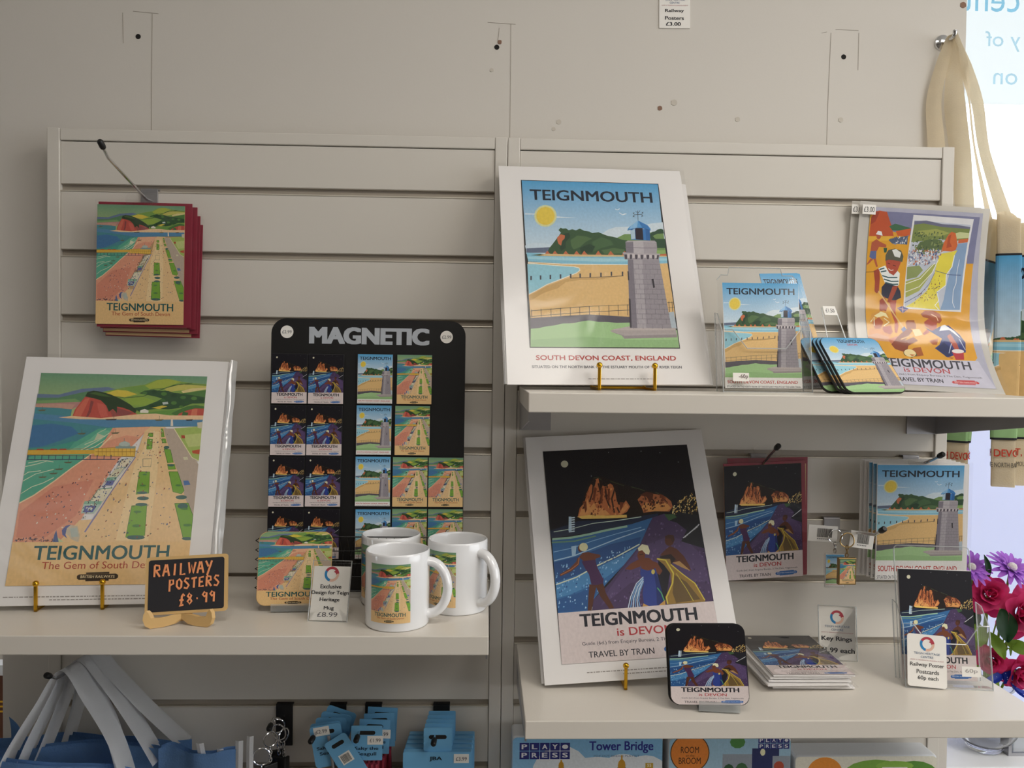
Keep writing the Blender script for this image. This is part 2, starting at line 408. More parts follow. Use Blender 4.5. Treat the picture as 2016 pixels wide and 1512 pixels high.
# ---------------------------------------------------------------- printed designs: (shape, colour, outline in thousandths)
ART_BEACH = [
 ('g','6f9c7c','b4c383',[0,1000,1000,1000,1001,774,8,778]),
 ('p','6d7f9c',[-1,894,123,892,256,924,407,935,475,920,547,879,530,851,0,840]),
 ('p','5f8a63',[0,875,126,877,291,912,369,899,312,854,228,847,0,840]),
 ('p','7da36a',[3,860,96,865,223,873,257,860,206,849,2,844]),
 ('p','b98a86',[-2,845,258,857,251,837,211,819,136,825,1,827]),
 ('p','c99c8a',[-1,840,132,846,228,844,211,820,103,827,0,829]),
 ('p','86a552',[368,908,505,935,624,951,687,976,752,984,844,970,912,964,1002,960,999,793,431,789]),
 ('p','a9b74d',[625,944,698,975,764,983,844,970,801,955,737,934,660,928]),
 ('p','7aa052',[506,933,625,946,660,928,608,908,541,916]),
 ('p','d9c44e',[399,904,464,922,519,919,589,901,513,885,414,892]),
 ('p','c6c065',[743,932,845,959,1001,951,1000,938,849,926,773,915]),
 ('p','e0cf93',[850,922,915,937,1000,942,1000,933,917,920,862,911]),
 ('p','557f45',[852,909,1000,929,1003,887,920,899]),
 ('p','94b04a',[514,878,622,889,704,868,640,843,552,845]),
 ('p','3d5a34',[414,890,514,881,622,889,707,918,802,950,912,962,912,965,801,953,705,921,621,892,513,883,414,893]),
 ('p','4c6a3a',[661,927,743,932,845,957,1001,953,1001,955,845,960,742,935,660,929]),
 ('p','38583a',[598,906,628,920,683,927,717,920,772,921,807,912,863,908,942,899,1000,891,1002,861,925,859,861,837,785,827,719,830,665,823,612,813,576,831,640,841,713,868,739,882,688,893]),
 ('p','4f7a41',[646,909,642,903,631,901,620,903,615,908,618,914,629,917,640,914]),
 ('p','2f4d33',[702,915,698,908,686,905,673,908,667,914,671,921,683,923,696,921]),
 ('p','55803f',[765,906,761,899,748,896,734,899,728,906,732,913,745,916,759,913]),
 ('p','2f4d33',[829,898,824,891,810,888,795,890,789,897,794,905,807,908,822,905]),
 ('p','4f7a41',[883,890,879,883,866,880,854,883,847,889,852,895,864,898,877,896]),
 ('p','5b8744',[951,886,947,879,934,876,920,879,914,885,918,892,931,895,945,893]),
 ('p','2f4d33',[994,877,990,872,979,869,968,871,963,877,967,883,977,885,989,883]),
 ('p','466f3d',[762,873,758,867,747,865,735,867,729,873,733,879,744,881,756,879]),
 ('p','588343',[832,860,828,854,815,851,801,853,795,860,799,867,812,870,826,867]),
 ('p','3a5f39',[906,865,902,859,892,856,880,858,875,864,879,870,890,872,901,870]),
 ('p','2c4930',[700,844,696,838,685,836,673,838,667,844,671,850,682,852,694,850]),
 ('p','3a5f39',[657,829,654,823,643,821,632,823,627,828,630,834,641,836,652,834]),
 ('p','55803f',[873,842,870,838,861,835,851,837,847,842,850,847,859,849,869,847]),
 ('p','d8c24f',[683,834,744,846,777,842,730,828]),
 ('p','c4cdc9',[743,862,775,866,781,854,749,851]),
 ('p','6b9a4a',[645,808,753,821,862,828,906,833,844,800,734,798]),
 ('p','c2574b',[221,780,231,818,256,853,279,883,327,892,389,878,445,851,522,832,579,816,600,800,529,787,390,777,294,777]),
 ('p','d4705b',[281,874,308,877,286,819,271,784,227,783,243,823]),
 ('p','d0675a',[355,855,406,844,431,789,390,782,367,820]),
 ('p','8d4a48',[316,866,335,860,326,806,314,783,302,782,313,819]),
 ('p','94504e',[467,833,523,821,580,807,528,790,474,794]),
 ('p','a0574f',[436,825,461,817,486,787,455,787]),
 ('p','33472f',[279,885,290,907,323,915,367,911,424,899,487,878,554,848,596,820,589,805,551,821,511,832,477,837,480,805,453,825,432,810,412,841,375,867,330,877]),
 ('p','4d6a38',[304,901,335,909,391,899,437,884,371,889]),
 ('p','c2574b',[820,793,847,817,895,832,949,843,1000,840,1001,787,856,787]),
 ('p','d77a60',[928,829,961,833,960,797,922,794]),
 ('p','4f7a41',[804,807,846,826,893,844,948,852,1001,845,1001,834,944,835,896,823,854,808,839,794]),
 ('p','4a7040',[874,817,908,812,900,790,867,791]),
 ('p','e9e4d6',[616,819,642,828,667,819,667,808,619,808]),
 ('p','4f8f97',[0,828,136,825,214,819,213,781,391,773,999,784,996,745,688,739,484,732,473,703,414,640,339,586,265,537,174,472,75,407,-2,368]),
 ('p','4a7aa6',[0,737,109,748,228,734,276,701,167,663,79,636,-3,630]),
 ('p','5a8cb0',[-1,796,143,789,392,769,999,778,997,748,688,740,441,733,224,754,-1,769]),
 ('p','5fae93',[473,732,383,725,272,665,145,619,2,582,0,548,-2,368,75,407,174,472,265,537,339,586,423,649,473,703]),
 ('p','4f9f8d',[-2,624,131,636,262,665,228,620,6,589]),
 ('p','7cbf9f',[400,720,460,716,410,666,291,620,229,615,344,674]),
 ('p','f0cba0',[143,778,218,787,390,778,600,800,711,805,800,797,1000,799,1000,778,542,773,274,771]),
 ('p','dfe3c4',[430,727,380,702,430,690,366,667,317,649,319,646,368,664,434,688,384,702,432,725]),
 ('p','dfe3c4',[455,709,397,672,329,636,262,604,264,601,332,633,399,669,457,706]),
 ('p','dfe3c4',[449,682,381,641,302,613,304,610,384,638,451,679]),
 ('p','dfe3c4',[-3,537,66,551,115,565,113,567,64,554,-5,540]),
 ('p','dfe3c4',[0,469,66,504,164,526,162,529,64,506,-3,472]),
 ('p','dfe3c4',[-1,410,58,444,115,461,172,487,170,490,113,464,56,447,-3,412]),
 ('p','dfe3c4',[-4,495,23,512,93,519,92,522,21,515,-6,497]),
 ('p','dfe3c4',[13,555,93,569,156,561,156,564,92,572,12,558]),
 ('p','e3a083',[468,731,688,739,623,669,530,579,435,430,361,295,273,201,260,189,-4,189,-2,368,75,407,174,472,265,537,339,586,414,640]),
 ('p','ecb793',[484,730,683,737,631,687,554,695,452,667,425,640,474,694]),
 ('p','da9078',[179,446,400,482,328,312,175,213,16,213,11,328]),
 ('p','f3d9b0',[0,365,77,403,177,468,267,533,342,582,417,636,473,692,468,696,412,640,337,586,263,537,172,472,73,408,-4,370]),
 ('p','edc995',[659,715,690,740,777,738,816,717,996,556,1001,451,998,188,250,189,352,291,433,295,530,452,624,593]),
 ('p','f3d6a4',[625,553,662,624,691,715,746,716,763,519,757,196,572,197,599,414]),
 ('p','bfae9d',[770,732,833,731,895,672,1001,556,1006,373,998,292,941,399,882,520,824,617,783,698]),
 ('p','a9bf68',[833,733,998,744,1003,574,957,592,894,663]),
 ('p','c5cf86',[889,699,998,710,1000,646,930,641]),
 ('p','eadfb8',[831,728,892,660,956,588,1002,569,1004,573,959,591,896,662,835,731]),
 ('p','b5503a',[879,699,900,699,905,683,883,683]),
 ('p','c25c40',[953,623,1001,630,1001,606,959,610]),
 ('p','d7cfb4',[967,763,1000,767,1002,734,973,737]),
 ('p','7fae45',[656,518,718,519,727,416,654,410]),
 ('p','4d7a35',[657,517,717,518,725,417,655,411,658,518,655,518,653,410,728,416,719,519,656,520]),
 ('p','7fae45',[637,356,724,364,733,220,625,211]),
 ('p','4d7a35',[638,355,722,363,731,220,626,212,639,356,636,357,624,211,734,219,725,364,637,358]),
 ('p','7fae45',[682,679,711,679,715,628,684,627]),
 ('p','4d7a35',[682,677,709,678,713,628,685,628,683,678,680,679,682,627,716,627,712,679,681,680]),
 ('p','7fae45',[684,708,710,708,711,690,684,689]),
 ('p','4d7a35',[684,706,709,707,710,691,685,691,685,707,682,708,683,688,712,689,711,709,684,709]),
 ('p','7fae45',[830,520,882,520,931,429,917,414,867,424]),
 ('p','4d7a35',[830,518,881,519,930,429,917,415,868,425,831,520,828,519,866,423,918,413,933,429,883,521,830,521]),
 ('p','7fae45',[884,368,963,371,998,313,1001,196,954,208]),
 ('p','4d7a35',[884,367,962,370,996,313,1000,197,956,208,886,369,883,368,953,207,1003,196,999,314,964,372,884,370]),
 ('p','7fae45',[787,630,825,626,851,564,817,562]),
 ('p','4d7a35',[787,629,824,625,849,564,818,563,788,631,785,630,815,561,852,564,826,627,787,632]),
 ('p','7fae45',[765,680,787,680,796,660,773,660]),
 ('p','4d7a35',[765,678,787,679,794,661,774,661,766,680,763,679,772,659,797,659,788,681,765,681]),
 ('p','7fae45',[816,555,859,555,868,533,825,530]),
 ('p','4d7a35',[817,554,859,554,866,534,826,531,818,555,815,555,825,529,869,532,860,556,816,556]),
 ('p','7fae45',[755,730,765,730,780,689,763,689]),
 ('p','4d7a35',[755,728,764,729,778,689,765,689,756,730,753,729,762,688,781,689,767,730,754,731]),
 ('p','4c6f6a',[732,393,726,387,709,383,687,383,669,387,661,392,667,398,684,401,706,401,725,398]),
 ('p','4c6f6a',[953,398,948,392,931,388,910,388,893,391,885,397,891,404,908,407,929,408,946,404]),
 ('p','4c6f6a',[728,364,722,359,705,356,683,356,664,359,657,363,663,368,680,371,702,371,721,368]),
 ('p','4c6f6a',[720,419,714,415,699,413,679,413,663,415,657,419,662,422,678,425,697,425,713,423]),
 ('p','4c6f6a',[736,211,727,205,701,201,668,201,640,205,629,211,638,218,664,221,697,221,725,218]),
 ('p','4c6f6a',[1010,204,1004,200,989,197,970,197,954,200,947,205,953,209,968,212,987,212,1003,209]),
 ('p','4c6f6a',[817,638,814,633,806,630,795,630,786,633,783,637,785,642,793,645,804,645,813,643]),
 ('p','4c6f6a',[858,551,855,547,845,545,833,545,823,547,819,550,822,554,832,556,844,557,854,554]),
 ('p','4c6f6a',[965,356,960,348,945,343,925,343,909,348,902,356,907,364,922,369,941,369,958,364]),
 ('p','5d8a50',[698,330,692,325,676,324,659,325,652,329,658,334,674,335,690,334]),
 ('p','5d8a50',[706,453,701,450,688,448,675,450,668,453,673,457,687,458,700,457]),
 ('p','5d8a50',[706,264,699,259,681,257,661,259,653,264,660,269,678,272,698,270]),
 ('p','5d8a50',[911,455,906,451,895,449,882,451,877,454,881,458,893,460,906,458]),
 ('p','5d8a50',[996,267,989,262,972,260,954,262,946,267,952,272,970,274,988,272]),
 ('p','5d8a50',[703,506,700,502,691,501,682,502,677,505,681,508,690,510,699,509]),
 ('p','5d8a50',[967,343,961,339,946,337,931,339,924,343,930,347,945,349,960,347]),
 ('p','6a6f6a',[669,579,719,581,719,544,675,544,670,580,667,580,673,542,721,543,720,583,668,581]),
 ('p','dfb247',[-5,618,385,622,389,603,-4,595]),
 ('p','e6bd55',[378,629,500,636,501,642,619,637,620,592,384,594]),
 ('p','7c5a33',[-3,593,384,592,620,590,620,592,384,594,-4,596]),
 ('p','a8752e',[-4,617,378,628,619,637,619,639,378,630,-5,619]),
 ('p','9c6b30',[387,612,618,614,618,616,387,614]),
 ('p','3b4a66',[3,593,5,571,10,571,7,593]),
 ('p','3b4a66',[42,593,45,572,49,571,46,593]),
 ('p','3b4a66',[81,594,84,572,88,572,85,594]),
 ('p','3b4a66',[121,594,123,572,127,572,125,594]),
 ('p','3b4a66',[160,595,162,573,166,572,164,594]),
 ('p','3b4a66',[200,595,202,573,206,573,204,595]),
 ('p','3b4a66',[239,595,241,573,245,573,243,595]),
 ('p','3b4a66',[279,596,281,574,285,574,283,596]),
 ('p','3b4a66',[319,596,320,574,325,574,323,596]),
 ('p','3b4a66',[358,597,360,575,364,574,363,596]),
 ('p','3b4a66',[398,597,400,575,404,575,403,597]),
 ('p','3b4a66',[438,597,440,575,444,575,443,597]),
 ('p','3b4a66',[478,598,480,576,484,575,483,598]),
 ('p','3b4a66',[1,571,510,576,509,579,1,574]),
 ('p','9c6b30',[399,629,405,593,407,593,401,629]),
 ('p','9c6b30',[422,629,429,594,430,594,424,629]),
 ('p','9c6b30',[446,629,452,594,454,594,448,629]),
 ('p','9c6b30',[469,629,475,594,477,594,471,630]),
 ('p','9c6b30',[492,630,498,594,500,594,494,630]),
 ('p','9c6b30',[516,630,522,595,523,595,518,630]),
 ('p','9c6b30',[539,630,545,595,547,595,541,630]),
 ('p','9c6b30',[563,631,568,595,570,595,564,631]),
 ('p','9c6b30',[586,631,592,595,593,595,588,631]),
 ('p','9c6b30',[609,631,615,595,617,595,611,631]),
 ('p','9fb0a8',[515,641,520,655,548,668,577,656,586,642]),
 ('p','b9c6bd',[582,652,580,647,572,643,559,641,545,640,532,643,522,646,518,651,521,657,529,661,542,663,556,663,569,661,579,657]),
 ('p','6f8078',[547,668,545,681,542,681,544,668]),
 ('p','8fa29b',[499,641,616,642,616,631,501,630]),
 ('p','b5503a',[46,618,51,625,84,625,90,618]),
 ('p','b5503a',[124,619,129,626,162,626,168,619]),
 ('p','b5503a',[176,619,181,626,214,627,220,620]),
 ('p','8d86b0',[618,592,568,520,492,407,436,314,387,238,394,234,444,310,500,403,576,516,626,588]),
 ('p','f0ead2',[614,589,562,514,487,402,430,311,434,310,491,400,566,512,618,587]),
 ('p','e6dcc0',[543,577,612,587,579,542,521,536]),
 ('p','6f92a0',[544,576,611,586,578,543,523,537,545,576,542,578,520,536,580,541,613,587,543,578]),
 ('p','d9d3b4',[517,530,568,539,534,493,482,489]),
 ('p','7fa08a',[518,529,567,539,533,494,482,490,482,488,535,492,570,540,517,532]),
 ('p','e9e0c4',[434,435,513,441,470,379,397,379]),
 ('p','6fa08c',[399,378,435,433,514,439,513,443,433,436,395,380]),
 ('p','7fae98',[474,489,532,491,526,477,470,475]),
 ('p','6d74a8',[478,475,522,477,511,453,467,453]),
 ('p','8fbca4',[366,379,465,379,458,364,361,364]),
 ('p','b8cfc0',[361,364,458,364,428,322,354,322]),
 ('p','5f68a4',[370,357,438,357,419,327,368,327]),
 ('p','c7d3cf',[392,349,419,349,411,335,389,335]),
 ('p','cfc0a6',[267,234,269,258,300,270,345,264,367,221,363,190,319,205,304,221]),
 ('p','5f6aa0',[268,225,261,246,280,266,307,270,288,254,285,225,299,207]),
 ('p','b9c2b8',[303,254,343,258,361,217,321,213]),
 ('p','5d6f9a',[220,190,223,225,231,246,244,213,280,193]),
 ('p','c8d4a0',[244,213,280,193,255,190]),
 ('d',3,150,4,['454a66','7a3f3a','3a3a3a','e8e4d4','5a6a9a'],[518,587,609,584,459,379,382,295,336,320,444,465]),
 ('d',5,60,4.5,['8a4a3e','454a66','e8e4d4','5a5a70'],[429,551,336,320,256,213,46,213,128,395,293,498]),
 ('d',7,90,4.5,['5a5a70','a3503e','4f5f8f','70705a'],[682,706,758,707,872,415,974,200,349,197,582,518]),
 ('d',9,70,3,['4a4a5c','a3503e','e8e4d4'],[617,705,712,724,800,716,785,590,622,602]),
 ('d',11,40,4.5,['454a66','7a4a3a'],[16,213,227,205,249,194,11,194]),
 ('p','6b6a52',[264,702,317,705,306,696,276,696]),
 ('p','6b6a52',[293,702,292,720,289,721,291,703]),
 ('p','6b6a52',[82,492,132,494,122,487,93,486]),
 ('p','6b6a52',[109,492,108,510,106,510,107,493]),
 ('p','6b6a52',[167,530,218,532,207,524,178,524]),
 ('p','6b6a52',[194,530,193,548,191,548,192,530]),
 ('p','6b6a52',[140,510,191,512,180,504,151,504]),
 ('p','6b6a52',[167,510,166,527,164,527,165,510]),
 ('p','6b6a52',[212,563,264,565,253,557,224,557]),
 ('p','6b6a52',[240,563,239,580,237,580,238,563]),
 ('p','6b6a52',[460,707,513,710,502,702,472,701]),
 ('p','6b6a52',[489,708,488,726,486,726,487,708]),
 ('p','6b6a52',[15,814,67,817,56,809,27,808]),
 ('p','6b6a52',[43,815,42,833,40,833,41,815]),
 ('p','6b6a52',[709,775,763,777,751,769,721,768]),
 ('p','6b6a52',[738,775,738,794,736,794,736,775]),
 ('p','3f3f42',[418,773,487,776,478,769,426,768]),
 ('p','3f3f42',[469,776,465,799,463,799,467,776]),
 ('p','2f3034',[896,777,940,779,933,772,902,771]),
 ('p','5b7db0',[920,477,950,478,965,458,929,454]),
 ('p','d8d4b4',[905,591,929,593,937,579,912,577]),
 ('p','e8dccb',[807,779,818,779,825,744,809,744]),
 ('p','ecc68c',[-3,192,1006,191,1000,0,0,0]),
 ('t', '1f5a5c', 'TEIGNMOUTH', 0.1267, 0.1125, 0.8813, 0.1751, 0.028),
 ('t', 'b3442f', 'The Gem of South Devon', 0.1815, 0.0717, 0.8466, 0.1037, 0.006),
 ('p','3b2d1f',[430,55,559,57,560,49,432,48]),
 ('p','3b2d1f',[431,24,560,26,562,18,433,16]),
 ('p','3b2d1f',[394,47,597,49,610,43,611,32,601,25,395,23,384,29,382,41]),
 ('t', 'ecd9ae', 'BRITISH RAILWAYS', 0.4027, 0.0306, 0.5914, 0.0425, 0.02),
]
ART_LIGHT = [
 ('g','55a5d6','d3e4ee',[0,1000,1000,1000,987,549,5,536]),
 ('p','d5e3ec',[545,668,598,698,650,713,740,718,841,722,906,741,1004,752,1006,646,630,640]),
 ('p','cfe0ec',[-3,587,58,605,134,604,198,590,196,567,5,562]),
 ('p','cfe0ee',[11,791,82,789,81,781,10,780]),
 ('p','dfeaf2',[224,774,384,767,223,764]),
 ('p','dcdca4',[235,776,232,761,225,746,214,733,201,722,185,713,168,708,150,706,133,708,117,712,102,720,90,731,82,743,77,758,76,773,79,788,86,803,97,816,110,828,126,836,143,842,161,844,179,842,195,838,210,830,221,819,230,806,234,791]),
 ('p','e9cd52',[222,776,219,763,213,751,204,740,193,731,180,724,166,719,151,718,137,719,123,723,111,729,101,738,94,749,90,761,90,773,92,786,98,798,107,809,118,818,131,826,145,830,160,832,175,831,189,827,201,820,210,811,217,800,221,788]),
 ('p','f3f6f8',[663,828,679,822,697,831,695,834,679,826,665,831]),
 ('p','f3f6f8',[688,805,713,791,742,799,741,803,714,795,691,808]),
 ('p','f3f6f8',[715,792,726,800,741,798,742,801,726,802,713,794]),
 ('p','67738a',[7,570,99,575,177,580,228,567,205,546,7,543]),
 ('p','76975a',[642,641,712,671,768,672,892,682,950,696,996,705,993,550,707,546]),
 ('p','3c5a3c',[145,539,169,576,193,600,217,626,241,652,257,671,241,687,257,702,272,697,295,699,313,688,340,694,365,688,394,699,425,686,460,682,479,673,526,679,556,668,590,657,615,654,653,647,685,636,731,630,720,540,312,538]),
 ('p','33513a',[890,669,915,689,936,692,954,704,980,709,996,705,999,680,947,677,914,662,932,645,1001,646,995,588,912,587]),
 ('p','557349',[321,626,373,656,433,651,476,638,430,618,382,583,337,569,323,592]),
 ('p','4a6a45',[474,619,543,649,607,630,626,602,535,581,478,557]),
 ('p','2c4733',[275,664,314,672,322,645,287,616,283,577,249,558,240,577,265,615]),
 ('p','2c4733',[382,579,450,604,492,590,466,552,389,546]),
 ('p','55734a',[534,567,624,583,700,574,697,550,553,545]),
 ('p','8fb268',[910,572,993,576,994,553,912,550]),
 ('p','c9714c',[228,642,256,661,284,654,280,635,261,620,252,591,235,600,228,620]),
 ('p','c9714c',[132,534,144,549,154,558,164,545,176,534]),
 ('p','c9714c',[184,534,196,550,206,559,216,546,228,535]),
 ('p','c9714c',[260,535,272,551,282,560,292,547,304,536]),
 ('p','c9714c',[336,536,349,552,358,561,368,548,380,537]),
 ('p','c9714c',[391,537,403,553,413,562,422,549,434,538]),
 ('p','c9714c',[489,539,502,554,512,564,521,550,533,539]),
 ('p','c9714c',[577,540,590,555,599,565,609,552,621,540]),
 ('p','c9714c',[676,541,689,557,699,566,708,553,720,542]),
 ('p','c9714c',[951,549,996,553,996,538,950,539]),
 ('p','dcc08d',[31,531,145,539,378,538,720,540,996,540,997,534,377,526,95,525]),
 ('p','55603f',[31,530,96,537,128,532,95,526]),
 ('p','8cc6dc',[6,544,129,541,36,529,95,525,377,526,997,534,995,492,710,479,372,477,15,491]),
 ('p','a9d8e6',[9,521,376,517,715,519,996,525,995,511,526,496,13,506]),
 ('p','e6c083',[12,487,253,479,710,481,995,494,1001,191,988,106,12,117,6,300]),
 ('p','f6efdf',[13,485,135,481,253,476,372,476,710,479,710,483,372,481,253,481,135,485,13,489]),
 ('p','9bd0e0',[8,476,113,473,220,469,327,465,365,458,371,443,345,426,289,407,234,387,135,356,58,319,7,297]),
 ('p','f6efdf',[11,479,112,471,219,466,327,462,364,455,368,444,344,428,289,409,233,390,134,357,57,320,6,298,8,294,59,316,136,353,235,385,290,404,346,424,373,442,367,459,328,466,220,470,113,476,12,484]),
 ('p','d3ab6e',[8,290,63,312,135,346,233,378,321,403,450,399,680,415,503,389,363,385,265,371,208,334,110,306,44,273,8,259]),
 ('p','4a4a52',[24,403,35,404,33,379,22,379]),
 ('p','4a4a52',[89,408,100,408,98,383,88,383]),
 ('p','4a4a52',[157,412,168,412,166,387,155,387]),
 ('p','4a4a52',[227,416,238,416,236,391,225,391]),
 ('p','4a4a52',[298,420,309,420,307,395,296,395]),
 ('p','4a4a52',[364,423,375,423,373,398,362,398]),
 ('p','4a4a52',[435,427,446,427,443,402,432,402]),
 ('p','4a4a52',[510,430,521,430,518,405,507,405]),
 ('p','4a4a52',[584,437,595,437,592,412,582,412]),
 ('p','4a4a52',[662,439,673,439,670,414,659,414]),
 ('p','5c5148',[299,393,429,399,581,406,671,411,671,415,581,409,429,402,299,396]),
 ('p','54504e',[11,199,209,215,411,229,690,241,690,243,411,232,209,218,11,202]),
 ('p','54504e',[11,167,206,183,408,197,686,210,686,213,408,200,206,186,11,170]),
 ('p','54504e',[957,256,998,260,998,263,957,259]),
 ('p','54504e',[958,226,1000,230,1000,232,958,228]),
 ('p','54504e',[17,210,16,163,20,163,21,210]),
 ('p','54504e',[82,214,81,165,84,165,86,214]),
 ('p','54504e',[149,217,147,167,150,167,153,217]),
 ('p','54504e',[214,220,212,168,216,168,218,221]),
 ('p','54504e',[281,224,278,170,282,170,285,224]),
 ('p','54504e',[345,227,342,172,345,172,349,227]),
 ('p','54504e',[411,231,407,174,411,174,415,231]),
 ('p','54504e',[478,234,473,175,477,175,481,234]),
 ('p','54504e',[546,238,541,177,545,177,550,238]),
 ('p','54504e',[611,241,606,179,609,179,615,241]),
 ('p','54504e',[676,245,670,181,674,181,680,245]),
 ('p','54504e',[967,264,963,203,967,203,971,264]),
 ('p','54504e',[989,264,985,203,989,203,993,264]),
 ('p','5d5862',[6,160,205,172,406,184,554,178,692,172,689,134,402,143,222,128,105,109,7,96]),
 ('p','b9c6d0',[954,200,996,205,999,108,950,106]),
 ('p','a5cb91',[7,100,63,104,111,114,169,120,222,131,296,133,339,142,403,150,465,142,529,142,592,137,688,140,972,110,1002,97,1000,0,0,0]),
 ('p','98bf86',[7,39,372,58,686,42,999,44,998,3,2,1]),
 ('p','b1a7a6',[539,93,674,117,992,111,994,81,679,76,559,82]),
 ('p','c0b6b3',[550,98,674,118,992,111,992,99,682,95]),
 ('p','9c9395',[559,82,679,76,994,83,996,58,632,48,615,67]),
 ('p','b5acab',[559,84,680,77,996,85,996,74,636,65]),
 ('p','9d979e',[715,519,938,518,964,109,677,109]),
 ('p','827c86',[715,519,753,518,728,109,677,109]),
 ('p','b0aab0',[753,518,819,518,790,108,728,109]),
 ('p','7c7680',[713,484,939,485,940,487,713,486]),
 ('p','7c7680',[730,485,728,455,730,455,732,485]),
 ('p','7c7680',[783,486,781,455,783,456,785,486]),
 ('p','7c7680',[836,486,834,456,836,456,838,487]),
 ('p','7c7680',[888,487,886,457,888,457,890,487]),
 ('p','7c7680',[710,454,942,455,942,457,710,456]),
 ('p','7c7680',[755,455,753,425,755,425,757,455]),
 ('p','7c7680',[809,456,807,426,809,426,811,456]),
 ('p','7c7680',[863,457,861,426,863,427,865,457]),
 ('p','7c7680',[917,457,915,427,917,427,919,457]),
 ('p','7c7680',[707,424,944,425,944,427,707,426]),
 ('p','7c7680',[725,425,724,395,726,395,727,425]),
 ('p','7c7680',[780,425,779,396,781,396,782,426]),
 ('p','7c7680',[836,426,834,396,836,396,838,426]),
 ('p','7c7680',[891,427,889,397,891,397,893,427]),
 ('p','7c7680',[704,394,946,395,947,397,705,396]),
 ('p','7c7680',[751,395,749,365,751,366,753,395]),
 ('p','7c7680',[807,396,805,366,807,366,809,396]),
 ('p','7c7680',[864,397,862,367,864,367,866,397]),
 ('p','7c7680',[920,397,918,367,920,367,922,397]),
 ('p','7c7680',[702,364,949,365,949,367,702,366]),
 ('p','7c7680',[721,365,719,336,721,336,723,365]),
 ('p','7c7680',[778,366,776,336,778,336,780,366]),
 ('p','7c7680',[836,366,834,337,836,337,838,367]),
 ('p','7c7680',[893,367,891,337,893,337,895,367]),
 ('p','7c7680',[699,334,951,335,951,337,699,336]),
 ('p','7c7680',[748,336,746,306,748,307,750,336]),
 ('p','7c7680',[806,336,804,307,806,307,808,337]),
 ('p','7c7680',[865,337,863,308,865,308,867,337]),
 ('p','7c7680',[924,338,922,308,923,308,926,338]),
 ('p','7c7680',[696,305,953,306,953,308,696,307]),
 ('p','7c7680',[716,306,715,277,716,277,718,306]),
 ('p','7c7680',[776,307,774,277,776,278,778,307]),
 ('p','7c7680',[836,307,834,278,836,278,837,307]),
 ('p','7c7680',[895,308,893,278,895,279,897,308]),
 ('p','7c7680',[693,276,955,276,955,278,694,278]),
 ('p','7c7680',[744,277,743,248,744,248,746,277]),
 ('p','7c7680',[805,278,803,248,805,249,807,278]),
 ('p','7c7680',[866,278,864,249,866,249,868,278]),
 ('p','7c7680',[927,279,925,250,927,250,929,279]),
 ('p','7c7680',[691,247,957,247,958,249,691,248]),
 ('p','7c7680',[712,248,710,219,712,219,714,248]),
 ('p','7c7680',[773,248,772,219,774,219,775,248]),
 ('p','7c7680',[836,249,834,220,836,220,837,249]),
 ('p','7c7680',[898,249,896,220,898,220,900,249]),
 ('p','7c7680',[688,218,960,218,960,220,688,219]),
 ('p','7c7680',[741,219,739,190,741,190,743,219]),
 ('p','7c7680',[804,219,802,191,804,191,806,220]),
 ('p','7c7680',[867,220,865,191,867,191,869,220]),
 ('p','7c7680',[930,220,928,192,930,192,932,221]),
 ('p','7c7680',[686,189,962,189,962,191,686,191]),
 ('p','7c7680',[707,190,706,161,707,161,709,190]),
 ('p','7c7680',[771,190,769,162,771,162,773,190]),
 ('p','7c7680',[836,191,834,162,836,162,837,191]),
 ('p','7c7680',[900,191,898,162,900,163,902,191]),
 ('p','7c7680',[683,160,964,160,964,162,683,162]),
 ('p','7c7680',[737,161,736,133,738,133,739,161]),
 ('p','7c7680',[803,162,801,133,803,133,805,162]),
 ('p','7c7680',[868,162,866,134,868,134,870,162]),
 ('p','7c7680',[934,163,932,134,934,134,936,163]),
 ('p','7c7680',[680,132,966,132,966,133,681,133]),
 ('p','7c7680',[703,132,701,104,703,104,705,133]),
 ('p','7c7680',[769,133,767,104,769,105,771,133]),
 ('p','7c7680',[835,133,834,105,836,105,837,134]),
 ('p','7c7680',[902,134,900,105,902,105,904,134]),
 ('p','3d3a42',[867,397,881,399,884,346,871,343]),
 ('p','3d3a42',[703,441,711,442,709,387,700,387]),
 ('p','4a454e',[691,279,703,275,690,111,678,111]),
 ('p','a49da3',[686,553,951,549,934,511,692,513]),
 ('p','4d4852',[694,543,716,543,708,515,696,515]),
 ('p','4d4852',[729,543,751,543,743,516,731,515]),
 ('p','4d4852',[768,543,790,543,782,516,769,516]),
 ('p','4d4852',[808,543,830,543,822,517,810,516]),
 ('p','4d4852',[850,543,872,543,864,517,852,517]),
 ('p','4d4852',[889,543,911,543,903,518,891,518]),
 ('p','4d4852',[919,543,941,543,933,518,921,518]),
 ('p','cfc8c9',[713,547,734,547,729,523,712,523]),
 ('p','cfc8c9',[749,547,770,547,765,523,748,523]),
 ('p','cfc8c9',[789,547,810,547,805,524,788,524]),
 ('p','cfc8c9',[831,547,852,547,847,525,830,524]),
 ('p','cfc8c9',[872,547,893,547,888,525,871,525]),
 ('p','cfc8c9',[908,547,928,547,923,526,907,525]),
 ('p','b7b0b4',[684,557,951,552,948,543,685,547]),
 ('p','aaa3a9',[711,620,729,630,924,633,935,622,934,582,925,551,708,555]),
 ('p','bdb7bb',[768,628,840,630,835,551,763,554]),
 ('p','837d87',[711,620,767,627,761,554,708,555]),
 ('p','77717b',[703,586,823,584,934,586,935,589,823,587,704,589]),
 ('p','c9c3c5',[711,619,828,625,935,621,935,623,829,628,711,622]),
 ('p','3f7fc0',[758,701,898,707,892,633,754,637]),
 ('p','2b2430',[793,709,847,712,843,636,788,639]),
 ('p','b5cfdd',[758,695,789,701,786,643,756,639]),
 ('p','2f68a8',[867,705,898,707,892,633,863,634]),
 ('p','5d9fd6',[735,695,741,708,766,725,820,759,887,729,905,709,903,698,846,712,807,714]),
